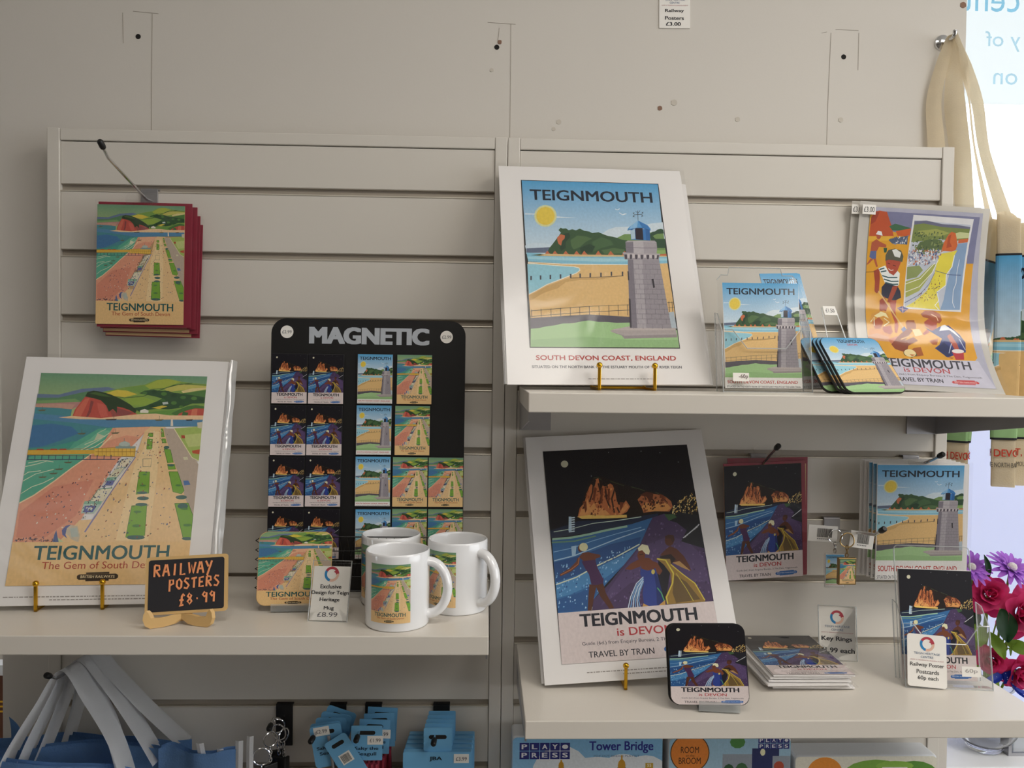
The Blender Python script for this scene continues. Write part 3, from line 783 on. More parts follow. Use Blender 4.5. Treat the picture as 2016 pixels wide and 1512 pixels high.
 ('p','8fc0e6',[766,725,820,759,807,714,750,705]),
 ('p','3f7fc0',[887,729,820,759,846,712,903,699]),
 ('p','2c5b93',[735,693,807,710,845,710,903,696,904,699,846,713,806,713,735,696]),
 ('p','3a3a46',[822,759,829,823,825,823,819,759]),
 ('p','3a3a46',[793,793,859,798,859,801,793,796]),
 ('p','3a3a46',[810,818,825,803,845,822,843,824,824,806,813,820]),
 ('p','3a3a46',[788,809,798,799,800,801,790,811]),
 ('p','3a3a46',[799,811,787,801,789,799,801,809]),
 ('p','3a3a46',[785,790,795,780,798,783,788,792]),
 ('p','3a3a46',[797,792,784,782,786,780,799,790]),
 ('p','3a3a46',[854,813,864,804,866,806,857,815]),
 ('p','3a3a46',[865,816,853,805,855,803,868,814]),
 ('p','3a3a46',[849,793,859,784,861,786,852,795]),
 ('p','3a3a46',[860,796,848,785,850,783,863,794]),
 ('t', '1d2433', 'TEIGNMOUTH', 0.0556, 0.8764, 0.943, 0.9435, 0.03),
]
ART_NIGHT = [
 ('p','14121a',[0,1000,1000,1000,1000,0,0,0]),
 ('p','d9d6bb',[164,928,161,921,155,916,146,912,137,911,127,913,120,917,115,923,114,930,117,937,123,942,132,946,142,947,151,945,159,941,163,935]),
 ('p','9a9aa0',[452,978,450,976,447,976,445,979,448,981,451,981]),
 ('p','9a9aa0',[678,976,676,974,672,974,671,976,673,979,677,979]),
 ('p','9a9aa0',[807,964,805,961,802,961,800,964,802,966,806,966]),
 ('p','9a9aa0',[924,910,922,908,918,908,917,910,919,913,923,912]),
 ('p','9a9aa0',[316,861,314,858,310,858,309,861,311,863,314,863]),
 ('p','201511',[185,662,232,738,286,824,326,853,380,855,482,825,571,797,662,775,753,760,828,727,835,675,802,659,519,643,265,651]),
 ('p','c87646',[190,658,212,704,244,727,270,772,289,805,324,839,358,848,371,814,398,803,433,818,463,801,465,757,469,711,496,705,526,729,547,697,522,672,465,653,357,648,265,653]),
 ('p','e8a462',[199,665,230,711,270,746,279,702,312,727,327,675,366,699,407,663,300,655]),
 ('p','e39a5c',[460,660,493,688,523,715,538,695,501,669]),
 ('p','f2cb6e',[187,662,267,666,383,659,518,658,517,644,380,645,218,649]),
 ('p','3d2118',[318,834,304,780,279,738,289,735,314,779,329,833]),
 ('p','3d2118',[348,821,359,760,340,718,351,716,370,760,359,823]),
 ('p','3d2118',[392,801,391,741,407,696,418,699,402,742,403,801]),
 ('p','3d2118',[457,793,426,741,432,670,442,672,437,740,467,791]),
 ('p','3d2118',[238,720,244,685,254,687,248,721]),
 ('p','3d2118',[454,695,467,668,477,671,464,698]),
 ('p','b96e44',[604,730,640,753,682,760,739,751,795,737,828,713,833,684,805,662,711,667,631,663,624,691]),
 ('p','e2a05c',[622,691,662,715,705,697,733,722,800,702,821,679,792,666,641,668]),
 ('p','3d2118',[677,755,710,713,700,696,709,694,719,715,686,759]),
 ('p','3d2118',[770,741,792,710,799,712,776,744]),
 ('d',27,60,7,['7a3d22','5a2c1a','a85a34','e8a462'],[207,696,289,805,357,844,463,799,469,711,524,720,500,665,266,659]),
 ('d',28,50,8,['3d2118','5a2c1a','8a4a2a'],[617,726,682,757,795,735,825,684,642,673]),
 ('p','2a1812',[298,824,329,849,342,838,325,805]),
 ('p','2a1812',[358,852,384,848,383,812,364,786]),
 ('p','2a1812',[396,821,416,822,415,793]),
 ('p','2a1812',[444,823,481,818,485,739,464,722,461,774]),
 ('p','7a3d22',[325,805,340,796,312,727,303,745]),
 ('p','7a3d22',[364,786,382,795,364,717,352,726]),
 ('p','7a3d22',[415,793,426,776,411,715,400,733]),
 ('p','7a3d22',[481,721,510,720,496,695,479,678]),
 ('p','7a3d22',[244,729,260,737,257,694,243,677]),
 ('p','5a2c1a',[622,752,672,767,717,757,705,727,685,715,667,741]),
 ('p','7a3d22',[752,754,785,744,785,711,771,721]),
 ('p','4d5a3a',[326,848,358,851,376,836,379,838,359,853,326,851]),
 ('p','4d5a3a',[435,829,479,815,524,802,526,804,481,817,436,831]),
 ('p','4d5a3a',[570,794,627,781,660,770,662,773,628,783,572,797]),
 ('p','4d5a3a',[729,760,751,753,753,756,730,762]),
 ('d',21,110,5,['e8c87a','caa052','7a5a34','f2e2a0'],[833,684,904,725,986,750,1001,722,997,636,823,648]),
 ('p','1f2b45',[-1,600,193,640,448,636,732,657,715,632,442,598,136,572,6,566]),
 ('p','366ca2',[7,557,171,569,336,589,537,610,687,637,657,604,620,559,575,506,456,419,328,337,238,272,209,220,4,220]),
 ('p','255088',[4,449,191,476,382,520,594,547,562,498,416,453,225,401,8,359]),
 ('p','4c88ba',[7,351,224,397,416,453,562,498,456,419,309,358,96,300,6,287]),
 ('p','295890',[5,279,153,306,307,350,239,276,202,225,4,224]),
 ('p','9fc7ae',[9,554,135,557,253,568,371,583,512,597,512,607,370,593,252,578,135,567,10,564]),
 ('p','6f9a7c',[5,541,155,541,297,560,296,566,155,548,5,547]),
 ('p','cfe3d0',[24,592,141,602,284,623,448,630,613,642,613,646,448,634,284,626,141,605,24,596]),
 ('p','a9cbe2',[11,455,146,474,277,505,433,541,625,581,624,585,431,546,275,509,144,479,10,460]),
 ('p','d6dfc4',[8,345,142,373,287,421,431,462,577,510,575,515,428,467,284,427,140,378,6,350]),
 ('p','8fbfe2',[11,497,128,510,271,539,437,567,603,591,603,595,436,570,270,542,127,513,10,500]),
 ('p','d6dfc4',[217,223,327,311,455,396,577,495,570,499,449,400,321,315,210,227]),
 ('d',23,160,5,['7fb4de','2c5590','a6cdea'],[13,433,518,507,409,412,239,280,198,233,10,231]),
 ('p','b9d6ea',[132,664,150,663,142,595,121,594]),
 ('p','cfe2ee',[133,659,171,661,172,655,132,653]),
 ('p','cfe2ee',[131,648,169,650,170,644,130,642]),
 ('p','cfe2ee',[130,637,167,639,169,633,129,631]),
 ('p','cfe2ee',[128,626,166,628,167,622,127,620]),
 ('p','cfe2ee',[126,615,164,617,165,611,126,609]),
 ('p','cfe2ee',[125,604,162,606,164,600,124,598]),
 ('p','cfe2ee',[123,593,161,595,162,589,122,587]),
 ('p','a9cbe2',[129,520,164,523,151,478,128,474]),
 ('p','4b395e',[687,637,768,653,849,632,902,571,944,502,996,480,997,232,219,223,238,272,351,340,456,419,575,506,623,563]),
 ('p','58466e',[573,497,766,541,888,521,983,435,991,320,778,327,486,336,362,276,277,239,347,316]),
 ('d',25,220,6,['68527e','3d2d4e','725e88'],[685,624,840,619,991,467,989,240,243,232,585,497]),
 ('p','1f2028',[783,621,872,657,997,636,1000,576,1002,474,928,494,853,515,901,566,843,606]),
 ('p','41603f',[768,650,835,648,849,632,793,617]),
 ('p','c9cbd0',[989,595,965,577,970,574,994,592]),
 ('p','c9cbd0',[974,587,951,571,956,567,979,583]),
 ('p','c9cbd0',[960,579,937,565,941,561,964,575]),
 ('p','c9cbd0',[946,571,923,558,927,555,950,567]),
 ('p','c9cbd0',[931,563,909,552,913,548,935,559]),
 ('p','c9cbd0',[917,555,895,546,898,542,920,551]),
 ('p','c9cbd0',[903,548,882,540,884,535,905,543]),
 ('p','c9cbd0',[889,540,868,534,870,529,891,535]),
 ('p','6e3c28',[173,470,198,486,239,490,280,472,277,445,208,439]),
 ('p','6e3c28',[180,467,167,432,111,403,40,384,37,394,108,420,152,448,162,465]),
 ('p','6e3c28',[258,483,310,474,312,463,268,454,252,462]),
 ('p','6e3c28',[203,509,200,501,195,495,188,492,181,492,175,496,171,502,171,510,174,518,179,524,186,528,193,527,199,524,203,517]),
 ('p','e2dfb0',[237,513,233,505,224,498,212,494,199,495,188,499,181,506,180,515,184,524,193,530,205,534,218,533,229,529,235,522]),
 ('p','4a2a52',[186,448,233,450,274,452,284,416,301,383,315,358,307,332,259,330,233,338,225,385,202,417]),
 ('p','57301f',[220,341,266,332,246,292,217,223,192,223,207,289]),
 ('p','57301f',[259,334,310,340,319,297,361,228,331,225,282,282]),
 ('p','b9764a',[170,467,160,437,109,413,43,392,44,389,111,410,164,435,175,467]),
 ('p','1c1a24',[689,444,778,433,736,344,691,234,645,227,654,331]),
 ('p','5e3526',[700,456,736,477,775,496,816,480,855,445,880,401,888,375,842,388,790,412,766,429]),
 ('p','2a1d20',[697,450,772,458,800,432,774,417,706,419]),
 ('p','5e3526',[807,522,801,510,791,501,777,496,764,497,752,502,746,512,745,524,751,535,761,544,775,549,788,548,800,543,806,533]),
 ('p','4a2c22',[749,542,774,551,808,547,812,523,794,510,787,532,753,533]),
 ('p','b88f5a',[774,417,837,390,884,374,860,393,821,423]),
 ('p','9a7a3a',[674,440,762,435,764,409,825,362,898,319,946,242,943,231,701,229,694,262,744,316,750,368,716,410]),
 ('p','6b5634',[774,360,845,325,917,243,758,233,745,280]),
 ('p','d9c64f',[675,436,728,428,765,367,751,325,698,262,699,231,708,232,706,260,759,323,774,369,735,433,678,443]),
 ('p','d9c64f',[759,407,828,358,895,315,941,236,948,238,901,318,833,361,764,411]),
 ('p','c4b24a',[784,366,836,292,868,236,873,237,840,294,789,368]),
 ('p','78432c',[461,400,502,424,563,443,614,440,675,421,701,382,679,363,643,388,574,411,497,394]),
 ('p','78432c',[603,459,598,449,589,440,578,436,567,436,558,441,553,450,552,461,557,471,566,480,577,484,588,484,597,479,602,470]),
 ('p','78432c',[575,448,626,446,671,412,642,384,565,395]),
 ('p','e6e2bc',[561,494,593,512,630,504,638,477,629,461,607,465,588,484,564,479]),
 ('p','3a221c',[567,461,592,463,592,467,566,465]),
 ('p','2f4390',[564,400,603,385,658,396,669,347,685,250,661,227,553,226,552,282,571,334,554,375]),
 ('p','1f2f6e',[643,388,669,347,685,250,658,227,634,228,646,315]),
 ('p','58a868',[649,305,670,281,681,245,688,247,676,283,655,308]),
 ('p','d8c66a',[651,380,649,375,645,371,640,369,635,369,631,371,628,375,628,380,630,385,634,389,639,391,644,391,648,389,651,385]),
 ('p','c79a52',[549,240,583,226,541,224]),
 ('p','c79a52',[645,227,692,250,687,226]),
 ('p','c9dcec',[570,361,519,332,471,273,446,223,452,222,477,272,524,330,574,358]),
 ('p','6f9fcf',[569,356,522,325,480,270,461,222,468,221,487,268,527,322,573,353]),
 ('p','c9dcec',[568,351,525,318,490,266,477,222,484,221,496,265,530,315,572,348]),
 ('p','6f9fcf',[566,346,528,310,499,262,493,221,499,221,506,262,533,308,572,344]),
 ('p','c9dcec',[565,341,531,303,509,259,508,220,515,221,515,258,537,301,571,339]),
 ('p','6f9fcf',[564,336,534,295,518,255,524,220,530,220,525,255,540,294,570,334]),
 ('p','ddd0ce',[4,220,999,231,1000,0,0,0]),
 ('t', '20222c', 'TEIGNMOUTH', 0.1398, 0.1539, 0.8761, 0.2088, 0.05),
 ('t', 'b53a40', 'is DEVON', 0.3616, 0.105, 0.7153, 0.1394, 0.02),
 ('t', '3a3a44', 'Guide (6d.) from Enquiry Bureau, 2 The Den, Teignmouth', 0.1366, 0.0686, 0.9273, 0.0882, 0.006),
 ('t', '24252f', 'TRAVEL BY TRAIN', 0.17, 0.0197, 0.5773, 0.0456, 0.015),
 ('p','3a6cb0',[652,47,912,52,924,43,921,33,909,27,653,23,640,31,640,40]),
 ('p','3a6cb0',[692,55,880,58,879,51,692,47]),
 ('p','3a6cb0',[693,23,878,28,879,20,694,15]),
 ('t', 'cfdcee', 'BRITISH RAILWAYS', 0.6641, 0.0339, 0.9045, 0.043, 0.02),
]
ART_KIDS = [
 ('p','b4b4c6',[0,1000,1000,1000,1000,0,0,0]),
 ('p','e0a32c',[-9,976,973,977,925,396,933,168,905,150,5,140,-1,293]),
 ('p','7d7fa0',[-5,978,975,978,953,713,893,710,894,854,381,852,209,868]),
 ('p','c2552e',[33,971,79,981,145,976,173,934,200,897,223,843,131,829,6,834,9,899]),
 ('p','a2412a',[9,899,51,918,80,972,45,972,11,942]),
 ('p','3f6a4a',[177,896,228,913,288,905,360,895,375,877,208,874]),
 ('p','d0602c',[238,871,372,892,363,846,258,845]),
 ('p','53627a',[172,823,351,850,349,799,215,800]),
 ('p','e8b53c',[3,834,223,843,173,815,1,806]),
 ('d',31,40,6,['e8e8ea','46527a','7a8aa8'],[212,834,354,850,351,791,227,794]),
 ('p','b45a3c',[33,799,74,820,104,807,164,791,165,776,102,778,84,752,28,749]),
 ('p','b45a3c',[111,840,110,831,105,824,97,820,88,819,79,823,73,829,70,838,71,847,76,854,84,858,93,859,102,855,108,849]),
 ('p','eef0f0',[65,847,80,867,113,864,125,841]),
 ('p','5d6b9c',[28,751,80,754,81,707,58,704,21,716]),
 ('p','b45a3c',[33,709,56,705,23,680,-7,667]),
 ('p','b45a3c',[58,709,80,710,101,664,86,662]),
 ('p','2f5a46',[142,773,174,773,170,747,149,747]),
 ('p','e4e4e6',[382,969,922,965,849,429,334,432]),
 ('p','c3c9d6',[395,939,900,931,835,441,348,441]),
 ('p','6c6d86',[395,934,501,941,648,926,771,927,898,919,897,902,399,885]),
 ('p','7d8c4c',[395,913,478,924,648,910,896,908,889,854,772,834,650,841,383,814,387,852]),
 ('p','a2a85a',[432,880,600,897,722,879,650,858,470,856]),
 ('p','c9cf9a',[710,861,808,888,894,884,892,858,772,847]),
 ('p','5c6f45',[460,818,554,840,650,836,688,800,641,764,511,749,416,761]),
 ('d',33,120,8,['5c6f45','46583c','7d8c4c','8e9b62'],[397,870,649,884,688,783,523,741,405,752]),
 ('p','d26a34',[658,777,675,825,710,870,734,887,771,880,790,840,806,789,748,774]),
 ('p','b4502c',[710,861,735,871,726,828,748,803,700,792]),
 ('p','d06a3c',[802,845,892,854,886,832,802,823]),
 ('p','8aa6c8',[802,821,886,831,839,442,662,435,695,494,716,572,750,670,778,771]),
 ('p','e6d84c',[641,756,748,773,802,785,778,754,767,687,715,644,710,580,630,538,649,484,662,436,354,443,435,476,544,542,609,648]),
 ('p','eff2f4',[775,754,758,688,711,641,711,581,633,539,648,489,613,460,648,436,653,439,619,460,655,488,639,537,717,579,718,640,765,686,782,754]),
 ('p','eff2f4',[807,657,801,592,778,552,773,481,791,451,795,452,778,482,783,551,806,592,811,657]),
 ('p','eff2f4',[825,732,813,690,805,640,809,640,817,689,828,731]),
 ('d',35,200,8,['d8dbe2','8a93b0','5d6a94','c0785a','eceef0'],[369,767,462,780,676,783,653,740,537,693,371,685]),
 ('p','8e9b62',[362,672,468,685,504,659,449,616,361,601]),
 ('p','a9b05c',[353,588,472,617,584,695,619,697,586,646,476,539,355,496]),
 ('p','f0efe0',[350,571,485,608,609,703,605,706,482,612,348,575]),
 ('p','f0efe0',[348,524,476,561,588,645,639,721,633,723,584,648,473,564,346,528]),
 ('p','5d6a94',[348,464,479,515,567,581,611,647,607,648,564,583,476,517,345,467]),
 ('p','4a5a86',[614,658,738,640,845,640,845,644,739,643,615,661]),
 ('d',37,70,4,['5a5a66','8a4a3a'],[391,459,610,616,703,652,615,491]),
 ('p','a3452c',[66,639,116,657,123,594,118,524,99,510,78,523,80,577]),
 ('p','eef2f0',[107,655,165,673,196,641,244,619,275,648,299,633,295,570,283,558,170,573,137,618]),
 ('p','2f5a5e',[118,645,162,655,159,662,115,652]),
 ('p','2f5a5e',[131,632,180,640,178,647,128,639]),
 ('p','2f5a5e',[142,611,200,602,279,605,278,612,200,609,144,618]),
 ('p','2f5a5e',[157,592,224,581,290,584,289,591,225,588,160,599]),
 ('p','2f5a5e',[171,573,237,564,288,567,287,574,238,571,172,580]),
 ('p','b4503a',[165,707,188,725,269,712,305,698,295,681,275,644,244,619,203,633,177,668]),
 ('p','5a5a4a',[164,732,184,761,241,773,300,763,323,731,316,699,293,701,235,707,190,707,165,699]),
 ('p','e9ebe8',[219,763,253,771,301,751,292,722,245,728]),
 ('p','4a2018',[185,687,209,682,210,685,186,690]),
 ('p','4a2018',[232,677,261,672,262,675,233,680]),
 ('p','f2e8e0',[193,655,218,645,241,649,240,653,219,649,196,658]),
 ('p','20223a',[141,548,172,573,283,558,308,532,315,494,257,473,140,495]),
 ('p','a3452c',[124,472,167,496,200,445,177,407,122,414]),
 ('p','b4503a',[213,475,274,478,263,410,284,331,264,287,244,292,253,351,225,409]),
 ('p','a3452c',[238,556,288,562,254,507,215,457,192,467]),
 ('p','e0bb78',[109,522,213,428,321,319,331,323,222,433,119,527]),
 ('p','5c6ea8',[303,313,336,329,359,304,317,295]),
 ('p','7a4a22',[-6,627,85,634,84,637,-6,631]),
 ('p','d9904a',[23,305,153,327,231,300,193,257,3,252]),
 ('p','b4503a',[132,326,217,329,226,293,201,278,147,291]),
 ('p','d79a3a',[28,351,50,388,101,408,165,415,217,386,229,343,196,328,123,315,61,302]),
 ('p','b4562a',[55,345,115,376,151,348,123,308,71,306]),
 ('p','f2e6b0',[72,381,133,407,177,400,202,371,157,384,105,372]),
 ('p','f6efc8',[42,343,70,373,65,324,72,324,75,376,36,346]),
 ('p','f6efc8',[157,368,200,350,151,329,155,324,208,349,161,372]),
 ('p','d7a07a',[1,266,84,282,181,264,185,236,69,240,1,217]),
 ('p','c97a5a',[172,250,276,274,309,264,279,246,196,226]),
 ('p','a2541f',[350,354,365,366,426,368,442,336,434,317,353,318]),
 ('p','8a3f24',[196,222,286,281,379,326,403,306,321,247,405,270,439,250,345,219,317,177,220,196]),
 ('p','a85a24',[388,207,452,215,461,167,392,159,307,170]),
 ('p','b05a2a',[536,253,623,269,602,233,564,232]),
 ('p','d8a85a',[291,250,406,281,402,288,287,256]),
 ('p','e8d9a0',[404,313,467,318,489,287,421,274]),
 ('p','4e5a2e',[285,177,315,198,395,186,404,166,351,151,292,163]),
 ('p','ecd9a0',[397,178,392,168,378,161,358,156,334,155,313,159,298,166,292,175,296,185,310,193,331,198,354,198,376,195,391,187]),
 ('p','c87a3c',[338,171,391,169,355,159]),
 ('p','3f4a8c',[278,433,326,446,380,433,329,405]),
 ('p','eef0f0',[288,430,371,421,373,425,289,434]),
 ('p','b4323a',[288,430,372,421,372,424,289,433]),
 ('p','eef0f0',[323,445,326,406,333,407,329,445]),
 ('p','b4323a',[324,445,328,406,331,407,328,445]),
 ('p','b4503a',[514,360,552,379,631,364,621,323,577,311,521,338]),
 ('p','a8522c',[489,407,527,427,606,428,663,411,675,376,653,357,597,362,552,383,507,389]),
 ('p','f0c9a0',[583,404,627,391,638,370,645,372,632,395,586,409]),
 ('p','b4503a',[490,294,544,324,556,303,502,284]),
 ('p','2f3a7a',[510,334,577,311,665,343,732,348,822,297,861,254,844,197,778,189,670,162,576,212,624,234,656,270,555,310]),
 ('p','e8ecf2',[665,343,698,351,777,317,828,275,800,289,732,323,643,313]),
 ('p','1f2a5c',[592,212,667,249,734,209,702,173,659,165]),
 ('p','b4503a',[705,286,738,301,783,245,791,210,756,202]),
 ('p','b8c2da',[730,245,688,188,694,186,737,243]),
 ('p','b8c2da',[808,274,841,211,848,212,814,275]),
 ('p','b8323a',[721,198,828,207,811,155,737,152]),
 ('p','ece6e2',[830,203,825,197,809,193,787,190,763,189,741,191,726,195,720,200,725,205,741,210,763,213,787,213,809,211,825,208]),
 ('p','b4612a',[670,165,724,163,703,155]),
 ('p','c9c7d6',[0,140,932,151,1000,0,0,0]),
 ('t', '3a3a44', 'TEIGNMOUTH', 0.0789, 0.098, 0.8481, 0.144, 0.03),
 ('t', 'b53a40', 'is DEVON', 0.2523, 0.0705, 0.6478, 0.0977, 0.012),
 ('t', '44444e', 'Guide (6d.) from Enquiry Bureau, 2 The Den, Teignmouth', 0.1022, 0.0494, 0.9123, 0.0618, 0.004),
 ('t', '30303a', 'TRAVEL BY TRAIN', 0.1462, 0.0187, 0.5591, 0.0398, 0.03),
 ('p','c8484c',[647,32,855,35,872,29,866,21,642,18,632,25]),
 ('p','c8484c',[679,38,839,40,839,35,679,32]),
 ('p','c8484c',[679,18,834,20,834,15,679,14]),
 ('t', 'f0d6d2', 'BRITISH RAILWAYS', 0.6581, 0.0233, 0.8496, 0.0302, 0.02),
]
# ---------------------------------------------------------------- composed designs
BEACH, LIGHT, NIGHT, KIDS = norm(ART_BEACH), norm(ART_LIGHT), norm(ART_NIGHT), norm(ART_KIDS)
def light_card(pb=0.1, title=True):
    """lighthouse picture over a white strip with the two caption lines"""
    pic = sub(LIGHT, 0, pb, 1, 1)
    return [rect('f0edea', 0, 0, 1, 1)] + pic + [
        ('t', 'c0453f', 'SOUTH DEVON COAST, ENGLAND', 0.03, pb * .40, 0.94, pb * .72, .03),
        ('t', '4a4a52', 'SITUATED ON THE NORTH BANK OF THE ESTUARY MOUTH OF THE RIVER TEIGN', 0.02, pb * .06, 0.977, pb * .22, .02)]
def rr_clip(r, n=4):
    C = [(1, 0, 1), (-1, 0, 0), (0, 1, 1), (0, -1, 0)]
    for cx, cy, a0 in ((1 - r, 1 - r, 0), (r, 1 - r, 90), (r, r, 180), (1 - r, r, 270)):
        for k in range(1, n + 1):
            a = R(a0 + 90 * k / (n + 1)); C.append((math.cos(a), math.sin(a), math.cos(a) * cx + math.sin(a) * cy + r))
    return C
M_BEACH = art_mesh('beach_print', BEACH)
M_LIGHT = art_mesh('lighthouse_print', LIGHT)
M_LCARD = art_mesh('lighthouse_card_print', light_card())
M_LCARD2 = art_mesh('lighthouse_tall_card_print', light_card(.17))
M_NIGHT = art_mesh('night_print', NIGHT)
CL = rr_clip(.12)
M_CBEACH = art_mesh('beach_coaster_print', sub(BEACH, 0, 0, 1, 1.05), CL)
M_CNIGHT = art_mesh('night_coaster_print', NIGHT, CL)
lc = [o for o in LIGHT if not (o[0] == 't')]
M_CLIGHT = art_mesh('lighthouse_coaster_print', sub(lc, 0, 0, 1, 1.0) + [('t', '1d2433', 'TEIGNMOUTH', .287, .905, .75, .965, .03), ('t', 'c0453f', 'DEVON', .43, .85, .60, .89, .02)], CL)
LOGO = [disc('b5404f', .5, .5, .5, .5, 14, 5, 150, .66), disc('2f86c0', .5, .5, .5, .5, 12, 150, 255, .66), disc('e3bba6', .5, .5, .5, .5, 12, 255, 365, .66), ('p', 'b5404f', 'b5404f', [(.62, .66), (.72, .72), (.80, .92), (.86, .70), (1.0, .62), (.88, .55), (.80, .46), (.76, .58)])]
M_LOGO = art_mesh('ring_logo', LOGO)

# ---------------------------------------------------------------- the setting
def struct(name, bm, m, parent=None): return tag(obj(name, bm, m, parent), kind='structure')
struct('floor', newbox(-3.2, 3.4, -4.6, 0.6, -0.05, 0.0), 'floor_vinyl')
struct('ceiling', newbox(-3.2, 3.4, -4.6, 0.6, 2.7, 2.75), 'ceiling_paint')
wall = struct('wall_back', newbox(-0.79, 0.767, 0.05, 0.12, 0.0, 2.7), 'wall_paint')
bm = bmesh.new()
box(bm, -3.2, -3.1, -4.6, 0.6, 0.0, 0.9); box(bm, -3.2, -3.1, -4.6, 0.6, 1.7, 2.7); box(bm, -3.2, -3.1, -4.6, -1.4, 0.9, 1.7); box(bm, -3.2, -3.1, -0.9, 0.6, 0.9, 1.7)
struct('wall_left', bm, 'shop_wall')
struct('wall_rear', newbox(-3.1, 3.3, -4.6, -4.5, 0.0, 2.7), 'shop_wall')
bm = bmesh.new()
box(bm, 3.3, 3.4, -4.6, 0.6, 0.0, 0.8); box(bm, 3.3, 3.4, -4.6, 0.6, 2.4, 2.7); box(bm, 3.3, 3.4, -4.6, -3.4, 0.8, 2.4); box(bm, 3.3, 3.4, -0.2, 0.6, 0.8, 2.4)
struct('wall_right', bm, 'shop_wall')
bm = bmesh.new()
box(bm, 0.767, 3.3, 0.45, 0.52, 0.0, 0.76); box(bm, 0.767, 3.3, 0.45, 0.52, 2.5, 2.7); box(bm, 0.767, 0.84, 0.45, 0.52, 0.76, 2.5); box(bm, 2.3, 3.3, 0.45, 0.52, 0.76, 2.5)
struct('wall_window', bm, 'wall_paint')
struct('wall_reveal', newbox(0.70, 0.767, 0.12, 0.45, 0.0, 2.7), 'wall_paint')
struct('wall_alcove', newbox(-3.1, -0.72, 0.52, 0.6, 0.0, 2.7), 'wall_paint')
w1 = tag(obj('window_1', newbox(0.84, 2.3, 0.478, 0.482, 0.78, 2.5), 'glass'), kind='structure')
bm = bmesh.new(); box(bm, 0.84, 0.88, 0.465, 0.505, 0.76, 2.5); box(bm, 2.26, 2.3, 0.465, 0.505, 0.76, 2.5); box(bm, 0.88, 2.26, 0.465, 0.505, 0.76, 0.80); box(bm, 0.88, 2.26, 0.465, 0.505, 2.46, 2.5)
obj('window_frame', bm, 'pvc_white', w1)
struct('trim_1', newbox(0.767, 2.3, 0.160, 0.462, 0.735, 0.765, bev=.004), 'pvc_white')   # deep window sill
# marks on the wall: pencil lines, screw holes, smudges
def mark(pts, wd=.0007):
    bm = bmesh.new()
    for a, b in zip(pts, pts[1:]):
        d = Vector((b[0] - a[0], b[1] - a[1])).normalized() * wd / 2; n = (-d.y, d.x)
        q = [(a[0] + n[0], a[1] + n[1]), (b[0] + n[0], b[1] + n[1]), (b[0] - n[0], b[1] - n[1]), (a[0] - n[0], a[1] - n[1])]
        plate(bm, q[::-1], .0496, .0501)
    return obj('pencil_mark', bm, 'pencil', wall)
for pts in ([(-.5525, 2.0434), (-.5535, 1.95), (-.554, 1.80)], [(-.5987, 2.0437), (-.5979, 1.9958)], [(-.5828, 2.0465), (-.555, 2.0445), (-.5429, 2.0436)],
            [(.0183, 2.0422), (.0186, 1.95), (.0189, 1.80)], [(-.0194, 2.0436), (.0257, 2.0416)], [(-.0005, 2.0352), (-.0026, 2.012)],
            [(.542, 2.041), (.5395, 1.93), (.5385, 1.80)], [(.5883, 2.0422), (.5881, 1.982)], [(.5494, 2.0469), (.5874, 2.0463)], [(.5265, 2.0405), (.535, 2.0425)]): mark(pts)
for x, z in ((-.5748, 2.0068), (-.0042, 2.0043), (.5639, 2.0029)):
    bm = bmesh.new(); lathe(bm, [(.0, .0003), (.0030, .0003), (.0038, .0006), (.0042, .0)], 14)
    for v in bm.verts: v.co = Vector((x + v.co.x, .05 - v.co.z, z + v.co.y))
    h = obj('screw_hole', bm, 'hole_dark', wall)
bm = bmesh.new(); plate(bm, [(x + .0005, z + 2.0095) for x, z in rrect(.006, .006, .002)], .0488, .05); obj('wall_plug', bm, 'plug_brown', wall)
for x, z, r, m in ((.2624, 1.9128, .0038, 'plug_brown'), (.2855, 1.9223, .005, 'smudge'), (.3905, 1.8975, .004, 'smudge'), (.5613, 1.9005, .004, 'smudge'), (.0977, 1.887, .004, 'smudge'), (.0896, 1.8753, .003, 'smudge'), (-.012, 1.9676, .003, 'smudge'), (.7608, 2.092, .0050, 'plug_brown')):
    bm = bmesh.new(); plate(bm, [(x + r * math.cos(2 * PI * k / 12) * (1 + .15 * math.sin(3 * k)), z + r * math.sin(2 * PI * k / 12)) for k in range(12)][::-1], .0494, .0502); obj('smudge', bm, m, wall)
# glimpse beyond the wall's left end
bo = empty('sign_board', (-0.93, 0.30, 0), 'dark brown board with gold lettering behind the left end of the wall', 'board')
obj('panel', newbox(-.12, .12, 0, .02, 0.0, .885, bev=.003), 'brown_board', bo); obj('ledge', newbox(-.12, .12, -.01, .02, .885, .905), 'box_side', bo)
text_print(bo, [('TE', 'd9a530', -.045, .81, -.0085, .832, .03)], y=-.0006)
# outdoors
tag(obj('ground_outside', newbox(-3, 9, 0.9, 14, -0.4, -0.3), 'road'), kind='structure')
bm = bmesh.new(); rnd = random.Random(4)
grid(bm, 40, 14, lambda u, v: (2.0 + u * 5, 7.0 + .5 * math.cos(v * PI) * 1 + .25 * noise.noise((u * 22, v * 9, 0)), -.3 + 2.3 * v + .25 * noise.noise((u * 15, v * 6, 3))))
tag(obj('hedge', bm, 'hedge', smooth=True), 'green hedge seen outdoors through the shop window', 'hedge')
# window film with its back-to-front lettering
fm = empty('window_film', (1.45, 0.4765, 2.0755), 'white translucent window sign with pale blue mirrored lettering', 'window sign')
obj('film', newbox(-.53, .53, -.0006, 0, 0, .40), 'window_film', fm)
# the letters are printed on the street side and show reversed from indoors
def mirrored(lines, name):
    me = art_mesh(name, [('t', c, t, x0 + .5, z0, x1 + .5, z1, b) for t, c, x0, z0, x1, z1, b in lines], clip=[])
    for v in me.vertices: v.co.x = -v.co.x
    me.flip_normals(); return ink(fm, me, 1, 1, 0, 0, -.0008, 'ink_film', name)
